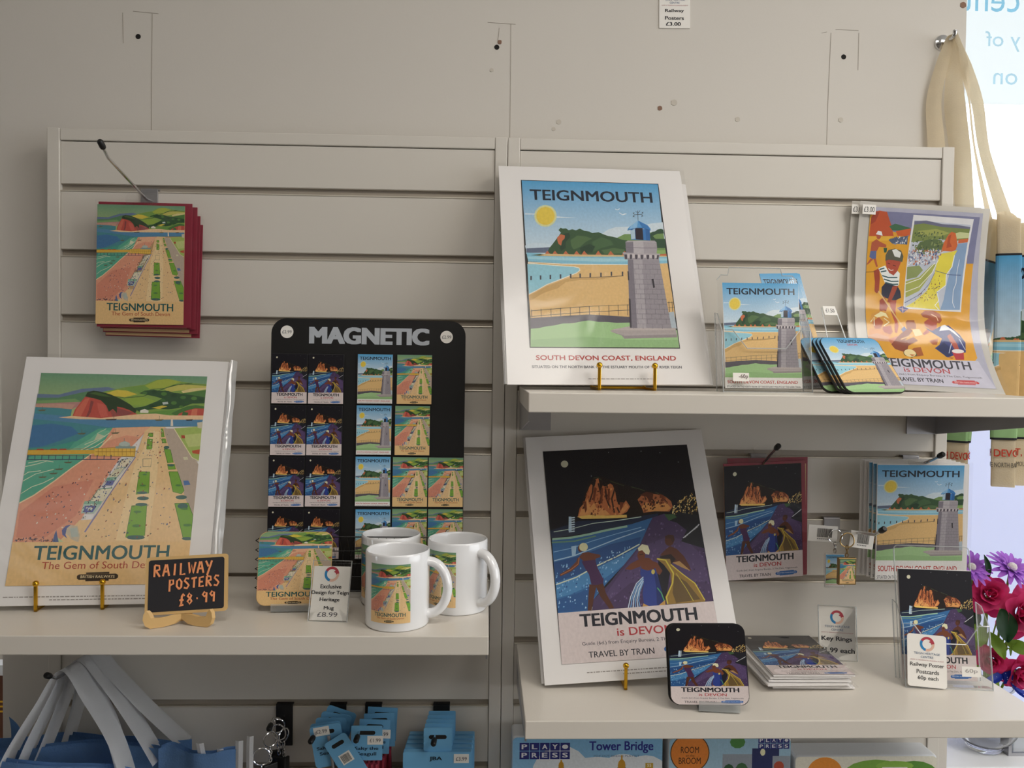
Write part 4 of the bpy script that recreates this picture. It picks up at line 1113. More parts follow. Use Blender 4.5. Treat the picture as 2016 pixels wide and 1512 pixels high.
# reading x runs from the right edge (street left) to the left
for ln in (('y of', 'cfe9f5', .305, .115, .383, .158, 0), ('on', 'cfe9f5', .309, .043, .363, .068, 0), ('cent', 'a9d9ee', .309, .200, .437, .245, 0)): mirrored([ln], 'lettering')

# ---------------------------------------------------------------- slatwall panels
SL = [1.75 - .1 * k for k in range(13)]            # lower edge of every slot
def slatwall(x0, x1, label):
    t = empty('slatwall_panel', ((x0 + x1) / 2, 0, 0.52), label, 'slatwall'); w = (x1 - x0) / 2; zb = 0.52
    for s in (-1, 1): obj('post', newbox(s * w - (.019 if s > 0 else 0), s * w + (.019 if s < 0 else 0), -.003, .024, 0, 1.8455 - zb, bev=.0012), 'laminate', t)
    obj('top_rail', newbox(-w + .0192, w - .0192, -.0022, .022, 1.8272 - zb, 1.8450 - zb, bev=.0014), 'laminate', t)
    obj('back_board', newbox(-w + .02, w - .02, .018, .024, 0, 1.83 - zb), 'laminate', t)
    tops = [1.8262] + SL; 
    for k in range(len(SL)):
        obj('slat', newbox(-w + .0194, w - .0194, 0, .0178, SL[k] + .0117 - zb, tops[k] - .0003 - zb, bev=.0008), 'laminate', t)
    for z in SL:
        bm = bmesh.new(); box(bm, -w + .0196, w - .0196, .0060, .0178, z - zb + .0018, z - zb + .0118); box(bm, -w + .0196, w - .0196, .001, .0060, z - zb + .0108, z - zb + .0122)
        ch = obj('slot_channel', bm, 'aluminium', t)
        obj('slot_lip', newbox(-w + .0196, w - .0196, -.0010, .0058, z - zb - .0004, z - zb + .0018, bev=.0006), 'bright_lip', ch)
    return t
slatwall(-.6895, .0138, 'cream slatwall panel behind the black magnet board and mugs')
slatwall(.0146, .7220, 'cream slatwall panel behind the lighthouse print and postcards')

# ---------------------------------------------------------------- shelves
def shelf(x0, x1, zt, th, label):
    t = empty('shelf', ((x0 + x1) / 2, 0, zt), label, 'shelf'); w = (x1 - x0) / 2
    obj('board', newbox(-w, w, -.2754, -.004, -th, 0, bev=.0012), 'laminate_shelf', t)
    for s in (-1, 1):
        x = s * (w - .0022); b = bmesh.new()
        box(b, x - (.048 if s > 0 else 0), x + (.048 if s < 0 else 0), -.0035, -.0012, -th - .0445, -th - .0004)       # wall plate
        br = obj('bracket', b, 'steel', t)
        b = bmesh.new(); P = [(-.003, -th - .0445), (-.003, -th - .0004), (-.255, -th - .0004), (-.255, -th - .012)]
        A = [b.verts.new((x - .001, y, z)) for y, z in P]; B = [b.verts.new((x + .001, y, z)) for y, z in P]
        b.faces.new(A); b.faces.new(B[::-1])
        for i in range(4): b.faces.new((A[i], B[i], B[(i + 1) % 4], A[(i + 1) % 4]))
        obj('bracket_arm', b, 'steel', br)
    return t
shelf(-.676, -.0083, 1.1576, .0238, 'long cream shelf holding the mugs, magnet board and beach poster')
shelf(.0370, .7060, 1.4590, .0245, 'upper cream shelf on steel brackets holding the lighthouse print')
shelf(.0380, .7070, 1.0517, .0230, 'lower cream shelf holding the night bathers poster and postcards')

# ---------------------------------------------------------------- clear sleeves, boards, easels
def sleeve_mesh(w, h, amp=.0007, seed=0, flare=0.0):
    bm = bmesh.new()
    grid(bm, 18, 22, lambda u, v: ((u - .5) * w, -.0012 - amp - amp * noise.noise((u * 5 + seed, v * 6, seed)) - flare * max(0, abs(u - .5) * 2 - .9) * 10 * (.5 + .5 * noise.noise((v * 9, seed, u))), v * h))
    return bm
def small_print(parent, rows, seed=1):
    """lines too small to read: rows of word-length ticks"""
    rnd = random.Random(seed); ops = []
    for x0, x1, z, hgt in rows:
        x = x0
        while x < x1:
            w = rnd.uniform(.0015, .006); ops.append(rect('a39d98', x + .5, z, min(x + w, x1) + .5, z + hgt)); x += w + .0012
    return ink(parent, art_mesh('small_print', ops, clip=[]), 1, 1, 0, 0, -.0014, 'ink_matt', 'small_print')
def mounted_print(name, label, cat, loc, yaw, tilt, roll, w, h, art, a, mt='card_white', lines=(), fine=(), group=None, seed=1, sl=True, frame=None):
    t = empty(name, loc, label, cat, group, yaw, tilt, roll)
    obj('mount_board', newbox(-w / 2, w / 2, -.0012, .0012, 0, h), mt, t)
    if art:
        x0, z0, x1, z1 = a
        if frame: obj('border_line', plate(bmesh.new(), [(x0 - frame, z0 - frame), (x0 - frame, z1 + frame), (x1 + frame, z1 + frame), (x1 + frame, z0 - frame)], -.0016, -.0012), 'black_board', t)
        ink(t, art, x1 - x0, z1 - z0, (x0 + x1) / 2, z0, -.0018, 'ink_matt')
    if lines: text_print(t, lines, y=-.0014)
    if fine: small_print(t, fine, seed)
    if sl: obj('sleeve', sleeve_mesh(w + .010, h + .006, .0008, seed, .001), 'sleeve', t, (0, -.0022, -.001), smooth=True)
    return t
def easel(loc, yaw, dx, label, tilt, hook=.034, back=.20):
    """brass plate easel: two upturned front hooks, cross bar, two rear legs"""
    t = empty('plate_easel', loc, label, 'easel', None, yaw)
    for s in (-1, 1):
        b = bmesh.new(); x = s * dx / 2
        box(b, x - .0022, x + .0022, -.0018, .0018, 0, hook, bev=.0007); box(b, x - .0022, x + .0022, -.0018, .050, 0.0, .0036, bev=.0007)
        h = obj('hook', b, 'brass', t)
        b = bmesh.new(); bmesh.ops.create_uvsphere(b, u_segments=14, v_segments=8, radius=.0042); obj('ball_tip', b, 'brass', h, (x, 0, hook + .003), smooth=True)
        b = bmesh.new(); tube(b, [(x, .052, .002), (x * .6, .052 + back * .5 * math.tan(R(tilt)), back * .5), (x * .2, .054 + back * math.tan(R(tilt)), back)], .0020); obj('leg', b, 'brass', t)
    obj('cross_bar', newbox(-dx / 2 - .001, dx / 2 + .001, .046, .0495, .0004, .0044, bev=.0007), 'brass', t)
    return t
# beach poster, left
W, H = .2819, .3495
bp = mounted_print('mounted_poster', 'large beach and pier poster in a white mount behind the chalkboard sign', 'poster', (-.5342, -.1707, 1.1635), 6.36, 19.43, -.81, W, H, M_BEACH,
              (-.5 * W + .084 * W, .0258, -.5 * W + .9005 * W, .3252),
              fine=[(-.118, .128, .0105, .0014), (-.06, .10, .0065, .0014)], seed=2)
mounted_print('mounted_poster', 'spare white-mounted poster tucked behind the large beach poster', 'poster', (-.532, -.1625, 1.1625), 6.36, 19.43, -.81, W, H, None, None, seed=3)
b = bmesh.new(); grid(b, 3, 30, lambda u, v: (W / 2 + .004 + .011 * u - .003 * v * u + .0012 * noise.noise((v * 9, u * 3, 4)), -.004 + .007 * u * u + .0015 * noise.noise((v * 7, u * 2, 1)), .02 + (H - .018) * v)); obj('sleeve_fold', b, 'sleeve_fold', bp, smooth=True)
easel((-.5665, -.178, 1.1580), 6.4, .083, 'brass easel propping the large beach poster', 19.4)
# lighthouse print, upper right
W, H = .2838, .3605
lt = [('SOUTH DEVON COAST, ENGLAND', 'b8433f', -.5 * W + .145 * W, .098 * H, -.5 * W + .841 * W, .1206 * H, .03), ('SITUATED ON THE NORTH BANK OF THE ESTUARY MOUTH OF THE RIVER TEIGN', '55555e', -.5 * W + .122 * W, .0673 * H, -.5 * W + .865 * W, .0785 * H, .02)]
mounted_print('mounted_print', 'large lighthouse print in a white mount on the upper shelf, front one', 'print', (.1552, -.1620, 1.4665), 4.0, 24.0, .55, W, H, M_LIGHT,
              (-.5 * W + .1205 * W, .1557 * H, -.5 * W + .8653 * W, .9268 * H), lines=lt, fine=[(-.03, .06, .0078, .0012)], seed=5, frame=.0012)
for k in range(2):
    mounted_print('mounted_print', ('sleeved white-mounted print directly behind the large lighthouse print', 'rearmost white-mounted print of the lighthouse pack')[k], 'print', (.1575 + .005 * k, -.1535 + .0085 * k, 1.4660), 4.0 - k, 24.0, .4, W, H, None, None, seed=6 + k)
easel((.1768, -.1705, 1.4594), 4, .077, 'brass easel under the large lighthouse print', 22, .031)
# night bathers poster, lower right
W, H = .2783, .3622
mounted_print('mounted_poster', 'large night bathers poster in a white mount on the lower shelf', 'poster', (.2083, -.1734, 1.0640), .43, 26.9, 3.42, W, H, M_NIGHT,
              (-.5 * W + .092 * W, .0704 * H, -.5 * W + .9035 * W, .9318 * H),
              fine=[(-.08, .12, .0120, .0014), (-.03, .10, .0075, .0014)], seed=9)
mounted_print('mounted_poster', 'spare white-mounted poster behind the large night bathers poster', 'poster', (.2045, -.1645, 1.0625), .43, 26.9, 3.3, W, H, None, None, seed=10)
easel((.2215, -.1815, 1.0522), .5, .084, 'brass easel under the large night bathers poster', 26, .030)

# ---------------------------------------------------------------- children's beach posters, upper right (loose sheets, foot sliding forward)
def loose_sheet(label, x, y0, z, roll, w, h, art, sticker, dz=0):
    t = empty('poster_sheet', (x, y0, z), label, 'poster', 'sleeved beach children posters', 1.2, 0, roll)
    prof = lambda v: -.034 * max(0, 1 - v / .42) ** 2 + .016 * math.sin(v * PI) + .030 * v
    zz = lambda v: .972 * h * v
    b = bmesh.new(); grid(b, 4, 34, lambda u, v: ((u - .5) * w, prof(v), zz(v))); bmesh.ops.solidify(b, geom=b.faces[:], thickness=.0005); obj('sheet', b, 'paper', t, smooth=True)
    if art:
        me = art_mesh('children_print', KIDS, cv=32, warp=lambda u, v, l: ((u - .5) * w * .865 + .003, prof(.028 + .945 * v) - .0008 - l, zz(.028 + .945 * v)))
        me.materials.append(MATS['ink_matt']); link('print', me, None, t)
    b = bmesh.new(); grid(b, 14, 26, lambda u, v: ((u - .5) * (w + .008), prof(v) - .0022 - .0012 * noise.noise((u * 4, v * 7, x * 9)) - .0012, zz(v) + .003)); obj('sleeve', b, 'sleeve', t, smooth=True)
    st = obj('price_sticker', newbox(sticker[0] - .0105, sticker[0] + .0105, -.0003, .0003, -.0075, .0075), 'paper', t, (0, prof(.955) - .0042, zz(.955)))
    text_print(st, [('£3.00', '3a3a40', sticker[0] - .0085, -.004, sticker[0] + .0085, .004, 0)], y=-.0005)
    return t
loose_sheet('children on the sands poster in clear sleeve, front of the two', .6613, -.0440, 1.4602, -2.1, .2101, .2995, True, (-.092,))
loose_sheet('second children poster peeping out behind the first, at its left edge', .6535, -.0375, 1.4602, -1.6, .2101, .3015, False, (-.096,))

# ---------------------------------------------------------------- price hooks
def display_hook(label, x, z, tip, bend, plate_z=.030, mt='steel', w=.026):
    """slatwall prong: folded back plate in the slot, chrome rod, rubber end"""
    t = empty('display_hook', (x, 0, z), label, 'hook')
    b = bmesh.new(); box(b, -w / 2, w / 2, -.0035, -.0012, -plate_z, .004, bev=.0005); box(b, -w / 2, w / 2, -.0030, .012, .0036, .0056); box(b, -w / 2 + .002, w / 2 - .002, .010, .012, .0036, .0100)
    obj('back_plate', b, mt, t)
    dx = tip[0] - x; by, bz = bend[0], bend[1] - z; ty, tz = tip[1], tip[2] - z
    b = bmesh.new(); tube(b, [(0, -.003, -.012), (0, -.012, -.013), (dx * .8, by, bz), (dx, ty, tz)], .0022, 10); obj('prong', b, 'chrome', t, smooth=True)
    b = bmesh.new(); d = Vector((dx * .2, ty - by, tz - bz)).normalized(); p = Vector((dx, ty, tz)); tube(b, [p - d * .007, p - d * .005, p + d * .004, p + d * .006], [.0036, .0042, .0042, .0028], 10); obj('rubber_tip', b, 'black_rubber', t, smooth=True)
    return t
display_hook('chrome hook with black tip above the beach greeting cards', -.535, 1.7500, (-.535, -.155, 1.782), (-.135, 1.768))
display_hook('chrome hook above the night bathers greeting cards', .4185, 1.3500, (.419, -.082, 1.3755), (-.062, 1.3655))
display_hook('chrome hook above the lighthouse greeting cards', .6640, 1.3500, (.666, -.084, 1.3655), (-.062, 1.3560))
display_hook('chrome hook carrying the picture key rings', .5385, 1.2500, (.5385, -.165, 1.2696), (-.142, 1.2575), .018)

# ---------------------------------------------------------------- greeting card packs on hooks
def greeting_card(label, group, loc, yaw, tilt, roll, art, w, h, env, ew, eh, ex=0.0, ez=-.004, tab=True, white=None, seed=0):
    t = empty('greeting_card', loc, label, 'greeting card', group, yaw, tilt, roll)
    b = bmesh.new(); box(b, -w / 2, w / 2, -.0012, 0, 0, h); obj('card', b, white or 'kraft', t)
    obj('envelope', newbox(ex - ew / 2, ex + ew / 2, .0004, .0018, ez, ez + eh, bev=.0003), env, t)
    if art: ink(t, art[0], art[1], art[2], art[3], art[4], -.0015, 'ink_matt')
    b = sleeve_mesh(max(w, ew) + .007, max(h, eh) + .004, .0006, seed, .0006); s = obj('sleeve', b, 'sleeve', t, (ex, -.0012, ez - .001), smooth=True)
    if tab: obj('hang_tab', plate(bmesh.new(), rrect(.046, .022, .008, z=max(h, eh) + ez - .002), .0006, .0010), 'sleeve', s, (-ex, .0, 0))
    return t
G = 'beach greeting cards on the hook'
greeting_card('beach greeting card with red envelope, front of the hanging pack', G, (-.5325, -.0416, 1.5456), 2.0, 2.0, 0, (M_BEACH, .127, .178, 0, 0), .127, .178, 'envelope_red', .1365, .1865, .0055, -.004, seed=1)
for k, (dx, dz, lab) in enumerate(((.004, -.0045, 'beach greeting card second in the hanging pack'), (.006, -.0105, 'beach greeting card third in the hanging pack'), (.0075, -.0165, 'beach greeting card at the back of the hanging pack, hanging lowest'))):
    greeting_card(lab, G, (-.5325 + dx, -.0372 + .0045 * k, 1.5456 + dz), 2.0, 2.0, -.3 - .3 * k, None, .125, .178, 'envelope_red', .1385, .1845 - .006 * k, .0055, -.0015, tab=False, seed=k + 2)
G = 'night bathers greeting cards on the hook'
greeting_card('night bathers greeting card with red envelope, front of its pack', G, (.4238, -.0240, 1.1634), 5.9, .3, 2.18, (M_NIGHT, .127, .178, 0, 0), .127, .178, 'envelope_red', .1345, .181, .004, 0.001, seed=4)
greeting_card('night bathers greeting card behind the front one, red envelope standing taller', G, (.4300, -.0180, 1.1655), 3.5, 0, 1.0, None, .125, .176, 'envelope_red', .130, .184, .001, .002, seed=5)
G = 'lighthouse greeting cards on the hook'
for k in range(5):
    lab = ('lighthouse greeting card at the front of the hanging pack', 'second lighthouse greeting card in the hanging pack', 'third lighthouse greeting card in the hanging pack', 'fourth lighthouse greeting card in the hanging pack', 'rearmost lighthouse greeting card in the hanging pack')[k]
    greeting_card(lab, G, (.6580 - .0040 * k, -.0480 + .0052 * k, 1.1680 + .0012 * k), -1.7, -.6, .35, (M_LCARD2, .1335, .178, -.003, 0) if k < 3 else None, .1335, .178, 'card_white', .142, .180, .0015, -.0005, tab=(k == 0), white='card_white', seed=k + 6)
# ---------------------------------------------------------------- magnet board
bd = empty('magnet_board', (-.1884, -.0857, 1.1580), 'black metal display board lettered MAGNETIC, hung with picture magnets', 'display board', None, 1.37, 2.19, -.18)
BW, BH = .2829, .3982
obj('panel', plate(bmesh.new(), rrect(BW, BH, .022, 8), -.0008, .0008), 'black_board', bd)
text_print(bd, [('MAGNETIC', 'b4bac2', -.0850, .3625, .0860, .3855, .085)], y=-.0011)
for x, z in ((-.1190, .3783), (.1134, .3746)):
    st = obj('price_sticker', plate(bmesh.new(), [(x + .0092 * math.cos(2 * PI * k / 28), z + .0092 * math.sin(2 * PI * k / 28)) for k in range(28)][::-1], -.0012, -.0008), 'paper', bd)
    text_print(st, [('£2.99', '6a6a70', x - .0068, z - .0024, x + .0068, z + .0024, 0)], y=-.0014)
# wire tray across the foot of the board
b = bmesh.new(); ww = .1435
for z in (.010, .086): tube(b, [(-ww, -.004, z), (-ww, -.036, z), (ww, -.036, z), (ww, -.004, z)], .0010, 6)
for z in (.030, .048, .066): tube(b, [(-ww, -.036, z), (ww, -.036, z)], .0007, 6)
obj('wire_tray', b, 'black_wire', bd)
for s in (-1, 1):
    b = bmesh.new(); pts = []
    for k in range(13): pts.append((s * (ww + (.006 if k % 2 else -.004)), -.036, .008 + .0066 * k))
    tube(b, pts, .0010, 6); obj('zigzag_wire', b, 'black_wire', bd)
b = bmesh.new(); pts = [(-ww + 2 * ww * k / 26, -.037, .030 if k % 2 else .086) for k in range(27)]; tube(b, pts, .0008, 6)
pts = [(-ww + 2 * ww * k / 26, -.037, .086 if k % 2 else .030) for k in range(27)]; tube(b, pts, .0008, 6); obj('lattice_wire', b, 'black_wire', bd)
M_LMAG = art_mesh('lighthouse_magnet_print', light_card(.09))
mag_me = bpy.data.meshes.new('magnet_block'); b = newbox(-.0260, .0260, -.0030, 0, 0, .0732, bev=.0006); b.to_mesh(mag_me); b.free(); mag_me.materials.append(MATS['black_rubber'])
rows = ('top', 'second', 'third', 'bottom')
cols = [('night bathers', 'far left', M_NIGHT, (-.1137, -.1145, -.1158, -.1159), (.3099, .2346, .1599, .0847)),
        ('night bathers', 'second', M_NIGHT, (-.0612, -.0624, -.0632, -.0640), (.3099, .2348, .1604, .0845)),
        ('lighthouse', 'third', M_LMAG, (.0099, .0093, .0089, .0100), (.3112, .2363, .1614, .0845)),
        ('beach', 'fourth', M_BEACH, (.0672, .0653, .0630, .0630), (.3111, .2362, .1609, .0855)),
        ('beach', 'far right', M_BEACH, (None, None, .1152, .1154), (None, None, .1609, .0853))]
for art_name, cn, me, xs, zs in cols:
    for r in range(4):
        if xs[r] is None: continue
        mg = bpy.data.objects.new('fridge_magnet', mag_me); COL.objects.link(mg)
        mg.matrix_world = bd.matrix_world @ Matrix.Translation((xs[r], -.0011, zs[r] - .0366))
        tag(mg, f'{art_name} fridge magnet in the {rows[r]} row, {cn} column of the black board', 'magnet', 'picture magnets on the black board')
        ink(mg, me, .0506, .0720, 0, .0006, -.0033, 'ink_gloss')

# ---------------------------------------------------------------- chalkboard price sign
ch = empty('chalkboard_sign', (-.3922, -.2320, 1.1720), 'small wood-framed chalkboard reading RAILWAY POSTERS in orange', 'sign', None, 5.85, 11.7, 1.96)
W, H = .0998, .0716
obj('frame', plate(bmesh.new(), rrect(W, H, .004), -.0030, .0030), 'pine', ch)
obj('slate', plate(bmesh.new(), rrect(W - .0075, H - .0075, .003, z=.00375), -.0034, -.0029), 'chalk_black', ch)
STR = {  # hand-drawn strokes in unit letter boxes
 'R': [[(0, 0), (.05, 1)], [(.05, 1), (.7, .95), (.75, .62), (.1, .5)], [(.25, .5), (.8, 0)]], 'A': [[(0, 0), (.4, 1), (.55, 1), (.9, 0)], [(.15, .38), (.8, .40)]],
 'I': [[(.4, 0), (.5, 1)]], 'L': [[(.1, 1), (.05, 0), (.75, .05)]], 'W': [[(0, 1), (.15, .05), (.45, .75), (.65, .05), (1, 1)]], 'Y': [[(0, 1), (.4, .5)], [(.9, 1), (.2, -.25)]],
 'P': [[(.1, -.15), (.15, 1), (.7, .95), (.75, .6), (.15, .45)]], 'O': [[(.45, 0), (.05, .3), (.1, .8), (.5, 1), (.85, .7), (.8, .2), (.45, 0)]], 'S': [[(.85, .95), (.3, 1), (.1, .75), (.5, .52), (.8, .3), (.5, 0), (0, .08)]],
 'T': [[(0, .9), (.9, 1)], [(.45, .95), (.4, 0)]], 'E': [[(.8, 1), (.1, .92), (.05, .05), (.8, .08)], [(.08, .5), (.65, .52)]], '£': [[(.85, .8), (.6, 1), (.42, .8), (.35, .1), (.05, -.1), (.7, -.02)], [(.05, .42), (.7, .45)]],
 '8': [[(.5, .52), (.12, .75), (.4, 1), (.75, .8), (.5, .52), (.1, .25), (.45, 0), (.8, .25), (.5, .52)]], '.': [[(.35, .45), (.55, .47)]], '9': [[(.75, .7), (.4, .55), (.1, .75), (.4, 1), (.75, .9), (.7, 0)]], '-': [[(0, .5), (.8, .5)]]}
def chalk(txt, x0, z0, x1, h, slope=0.0, wd=.0027):
    n = len(txt); w = (x1 - x0) / n
    for i, c in enumerate(txt):
        if c not in STR: continue
        b = bmesh.new()
        for st in STR[c]:
            pts = [(x0 + w * (i + .08 + .80 * p[0]), -.0039, z0 + slope * i + h * p[1]) for p in st]
            tube(b, pts, wd / 2, 6)
        for v in b.verts: v.co.y = -.0039 + (v.co.y + .0039) * .35
        obj('chalk_letter', b, 'chalk_orange', ch)
chalk('RAILWAY', -.0400, .0470, .0330, .0145, .0004); chalk('POSTERS', -.0220, .0300, .0420, .0125, .0004); chalk('£8.99', -.0090, .0110, .0370, .0130, .0004)
ce = empty('wooden_easel', (-.3970, -.2290, 1.1578), 'little plywood easel feet carrying the chalkboard sign', 'easel', None, 5.85)
for s in (-1, 1):
    P = [(.000, .008), (.010, .002), (.022, -.001), (.038, .000), (.044, .004), (.047, .012), (.046, .019), (.043, .023), (.040, .020), (.037, .013), (.026, .012), (.012, .014), (.000, .014)]
    b = bmesh.new(); ang = R(28 * s)
    plate(b, [(x * s, z) for x, z in P], -.0016, .0016)
    for v in b.verts: v.co = Vector((v.co.x * math.cos(ang) * 1.0 + v.co.y, -.012 - abs(v.co.x) * .34 + v.co.y + .008, max(v.co.z, .0) + .0002))
    obj('foot', b, 'pine', ce)
b = bmesh.new(); plate(b, [(-.006, .001), (.006, .001), (.010, .014), (.004, .05), (-.004, .05), (-.010, .014)], .006, .009); obj('rear_strut', b, 'pine', ce)

# ---------------------------------------------------------------- coasters and their clear stands
def coaster(label, loc, yaw, tilt, roll, art, s=.095, group=None, edge='black_rubber'):
    t = empty('coaster', loc, label, 'coaster', group, yaw, tilt, roll)
    obj('board', plate(bmesh.new(), rrect(s, s, .0115, 6), -.0016, .0014), edge, t)
    if art: ink(t, art, s - .0012, s - .0012, 0, .0006, -.0019, 'ink_gloss')
    return t
def strip_stand(label, loc, yaw, tilt, w, lip=.0125):
    """bent clear strip: front lip, foot, leaning back rest"""
    t = empty('coaster_stand', loc, label, 'stand', None, yaw)
    b = bmesh.new(); prof = [(-.0075, lip), (-.0065, .002), (-.004, .0008), (.030, .0008), (.030 + .06 * math.tan(R(tilt)), .062)]
    for i in range(len(prof)):
        prof[i] = Vector((0, prof[i][0], prof[i][1]))
    A = [[b.verts.new((x, p.y, p.z)) for p in prof] for x in (-w / 2, w / 2)]
    for i in range(len(prof) - 1): b.faces.new((A[0][i], A[1][i], A[1][i + 1], A[0][i + 1]))
    bmesh.ops.solidify(b, geom=b.faces[:], thickness=.0014); obj('strip', b, 'acrylic_edge', t)
    return t
coaster('beach picture coaster standing in front of the magnet board', (-.2701, -.1801, 1.1660), 3.96, 9.4, -.63, M_CBEACH, .0975, edge='pine')
strip_stand('clear stand under the beach coaster', (-.2740, -.1790, 1.1578), 4, 9, .050)
coaster('night bathers coaster standing at the front of the lower shelf', (.2761, -.2500, 1.0605), -7.05, 17.4, 2.15, M_CNIGHT, .0998)
coaster('plain-edged coaster directly behind the standing night bathers coaster', (.2745, -.2452, 1.0600), -7.05, 17.4, 2.15, None, .0995)
strip_stand('clear stand under the night bathers coaster', (.2875, -.2490, 1.0520), -7, 17, .052, .015)
G = 'lighthouse coasters leaning on the upper shelf'
for k, lab in enumerate(('lighthouse coaster lying foremost on the leaning stack', 'lighthouse coaster second in the leaning stack', 'lighthouse coaster third in the leaning stack', 'lighthouse coaster leaning apart at the back of the stack')):
    d = (0, .0065, .013, .034)[k]
    coaster(lab, (.5071 - d * .62, -.2054 + d * .55 + .002, 1.4606), 14.2 - (2 if k == 3 else 0), 40, .4, M_CLIGHT, .0972, G)
t = empty('coaster_stand', (.4900, -.1650, 1.4594), 'clear acrylic rest with a price tag behind the lighthouse coasters', 'stand', None, 10, 26, 0)
b = plate(bmesh.new(), [(-.020, .0), (.020, .0), (.011, .135), (-.011, .135)], -.001, .001); obj('back_rest', b, 'acrylic', t)
for s in (-1, 1): b = bmesh.new(); tube(b, [(s * .020, 0, 0), (s * .011, 0, .135)], .0009, 6); obj('edge', b, 'acrylic_edge', t)
st = obj('price_tag', newbox(-.010, .010, -.0018, -.0010, .122, .1365), 'paper', t); text_print(st, [('£1.50', '55555c', -.007, .126, .007, .1325, 0)], y=-.0020)

# ---------------------------------------------------------------- bookmarks behind the coasters
for k in range(3):
    t = empty('bookmark', (.4395 + .0035 * k, -.1420 + .0035 * k, 1.4640), ('tall lighthouse bookmark leaning behind the postcard holder, front of three', 'lighthouse bookmark in the middle of the three behind the postcard holder', 'rear lighthouse bookmark of the three behind the postcard holder')[k], 'bookmark', 'lighthouse bookmarks', 9, 23.7, 3.0)
    obj('card', newbox(-.031, .031, -.0005, .0005, 0, .185), 'card_white', t); ink(t, M_LCARD, .062, .185, 0, 0, -.0008, 'ink_gloss')

# ---------------------------------------------------------------- clear postcard holders
def card_holder(label, loc, yaw, tilt, w, h, d, fh, tab=True, group=None, m='acrylic'):
    """leaflet dispenser: back sheet with hanging tab, base, two sides, front wall with a thumb cut-out"""
    t = empty('postcard_holder', loc, label, 'card holder', group, yaw, tilt)
    th = .0015
    P = rrect(w - .010, h, .006, 4)
    if tab: P = [p for p in P if p[1] < h - .0062] ; P = [(w / 2 - .004, .001), (w / 2 - .004, h - .018), (w / 2 - .010, h - .011), (w * .30, h - .011), (w * .28, h), (-w * .32, h), (-w * .34, h - .011), (-w / 2 + .010, h - .011), (-w / 2 + .004, h - .018), (-w / 2 + .004, .001)]
    obj('back_sheet', plate(bmesh.new(), P, d - th, d), m, t)
    b = bmesh.new(); Q = P + [P[0]] if not tab else P[1:-1]
    tube(b, [(x, d - th / 2, z) for x, z in Q], .0008, 6); obj('back_edge', b, 'acrylic_edge', t)
    obj('base', newbox(-w / 2, w / 2, -.001, d, 0, .0025), m, t)
    F = [(-w / 2, 0), (w / 2, 0), (w / 2, fh), (w * .38, fh), (w * .22, fh * .70), (-w * .22, fh * .70), (-w * .38, fh), (-w / 2, fh)]
    obj('front_wall', plate(bmesh.new(), F[::-1], -.0015, 0), m, t)
    b = bmesh.new(); tube(b, [(x, -.0007, z) for x, z in F[2:] + [F[0], F[1], F[2]]], .0009, 6); obj('front_edge', b, 'acrylic_edge', t)
    for s in (-1, 1):
        x = s * w / 2; b = bmesh.new(); S = [(0, 0), (d, 0), (d, fh * 1.35), (d * .55, fh * 1.3), (0, fh)]
        A = [b.verts.new((x - .0007, y, z)) for y, z in S]; B = [b.verts.new((x + .0007, y, z)) for y, z in S]
        b.faces.new(A); b.faces.new(B[::-1])
        for i in range(5): b.faces.new((A[i], B[i], B[(i + 1) % 5], A[(i + 1) % 5]))
        obj('side_wall', b, m, t)
        b = bmesh.new(); tube(b, [(x, y, z) for y, z in S[1:] + S[:1]], .0008, 6); obj('side_edge', b, 'acrylic_edge', t)
    return t
card_holder('clear holder with hanging tab full of lighthouse postcards, upper shelf', (.3680, -.1790, 1.4594), 0.1, 8.9, .1225, .182, .030, .086)
def postcard(label, group, loc, yaw, tilt, roll, art, w=.105, h=.148):
    t = empty('postcard', loc, label, 'postcard', group, yaw, tilt, roll)
    obj('card', newbox(-w / 2, w / 2, -.0002, .0002, 0, h), 'card_white', t)
    if art: ink(t, art, w, h, 0, 0, -.0004, 'ink_gloss')
    return t
for k in range(6):
    postcard(('front lighthouse postcard in the upper clear holder', 'lighthouse postcard stacked behind the front one in the upper holder')[min(k, 1)], 'lighthouse postcards in the holder', (.3643 + .0004 * k, -.1735 + .0011 * k, 1.4645), 0.1, 8.95, .1, M_LCARD if k < 2 else None, .1067, .1473)
st = tag(obj('price_sticker', newbox(-.0110, .0110, -.0002, .0002, 0, .0115), 'paper', None), 'small white 60p sticker on the upper postcard holder', 'sticker')
place(st, (.3305, -.1800, 1.4740), 0, 8.9); text_print(st, [('-60p', '5a3a40', -.003, .0025, .0095, .0095, .01)], y=-.0004)
ho = card_holder('clear holder of night bathers postcards at the right of the lower shelf', (.6300, -.1790, 1.0522), -6.5, 10.5, .1160, .192, .034, .085, False)
for k in range(5):
    postcard(('front night bathers postcard in the lower clear holder', 'night bathers postcard stacked behind the front one in the lower holder')[min(k, 1)], 'night bathers postcards in the holder', (.6245 + .0002 * k, -.1660 + .0012 * k, 1.0590), 2.5 - 4, 11.3, -1.5, M_NIGHT if k < 2 else None, .1045, .150)
def logo_text(x, z, w, sc=1.0):
    return [('TEIGN HERITAGE', '5a7090', x - w * .33, z, x + w * .33, z + .0030 * sc, .0), ('CENTRE', '5a7090', x - w * .16, z - .0048 * sc, x + w * .16, z - .0018 * sc, .0), ('HOME TO TEIGNMOUTH & SHALDON MUSEUM', 'b06a72', x - w * .42, z - .0082 * sc, x + w * .42, z - .0068 * sc, .0)]
lb = empty('price_label', (.5985, -.1800, 1.0545), 'white rounded label reading Railway Poster Postcards 60p each', 'label', None, -7.4, 13.3, -3.0)
W, H = .0521, .0699
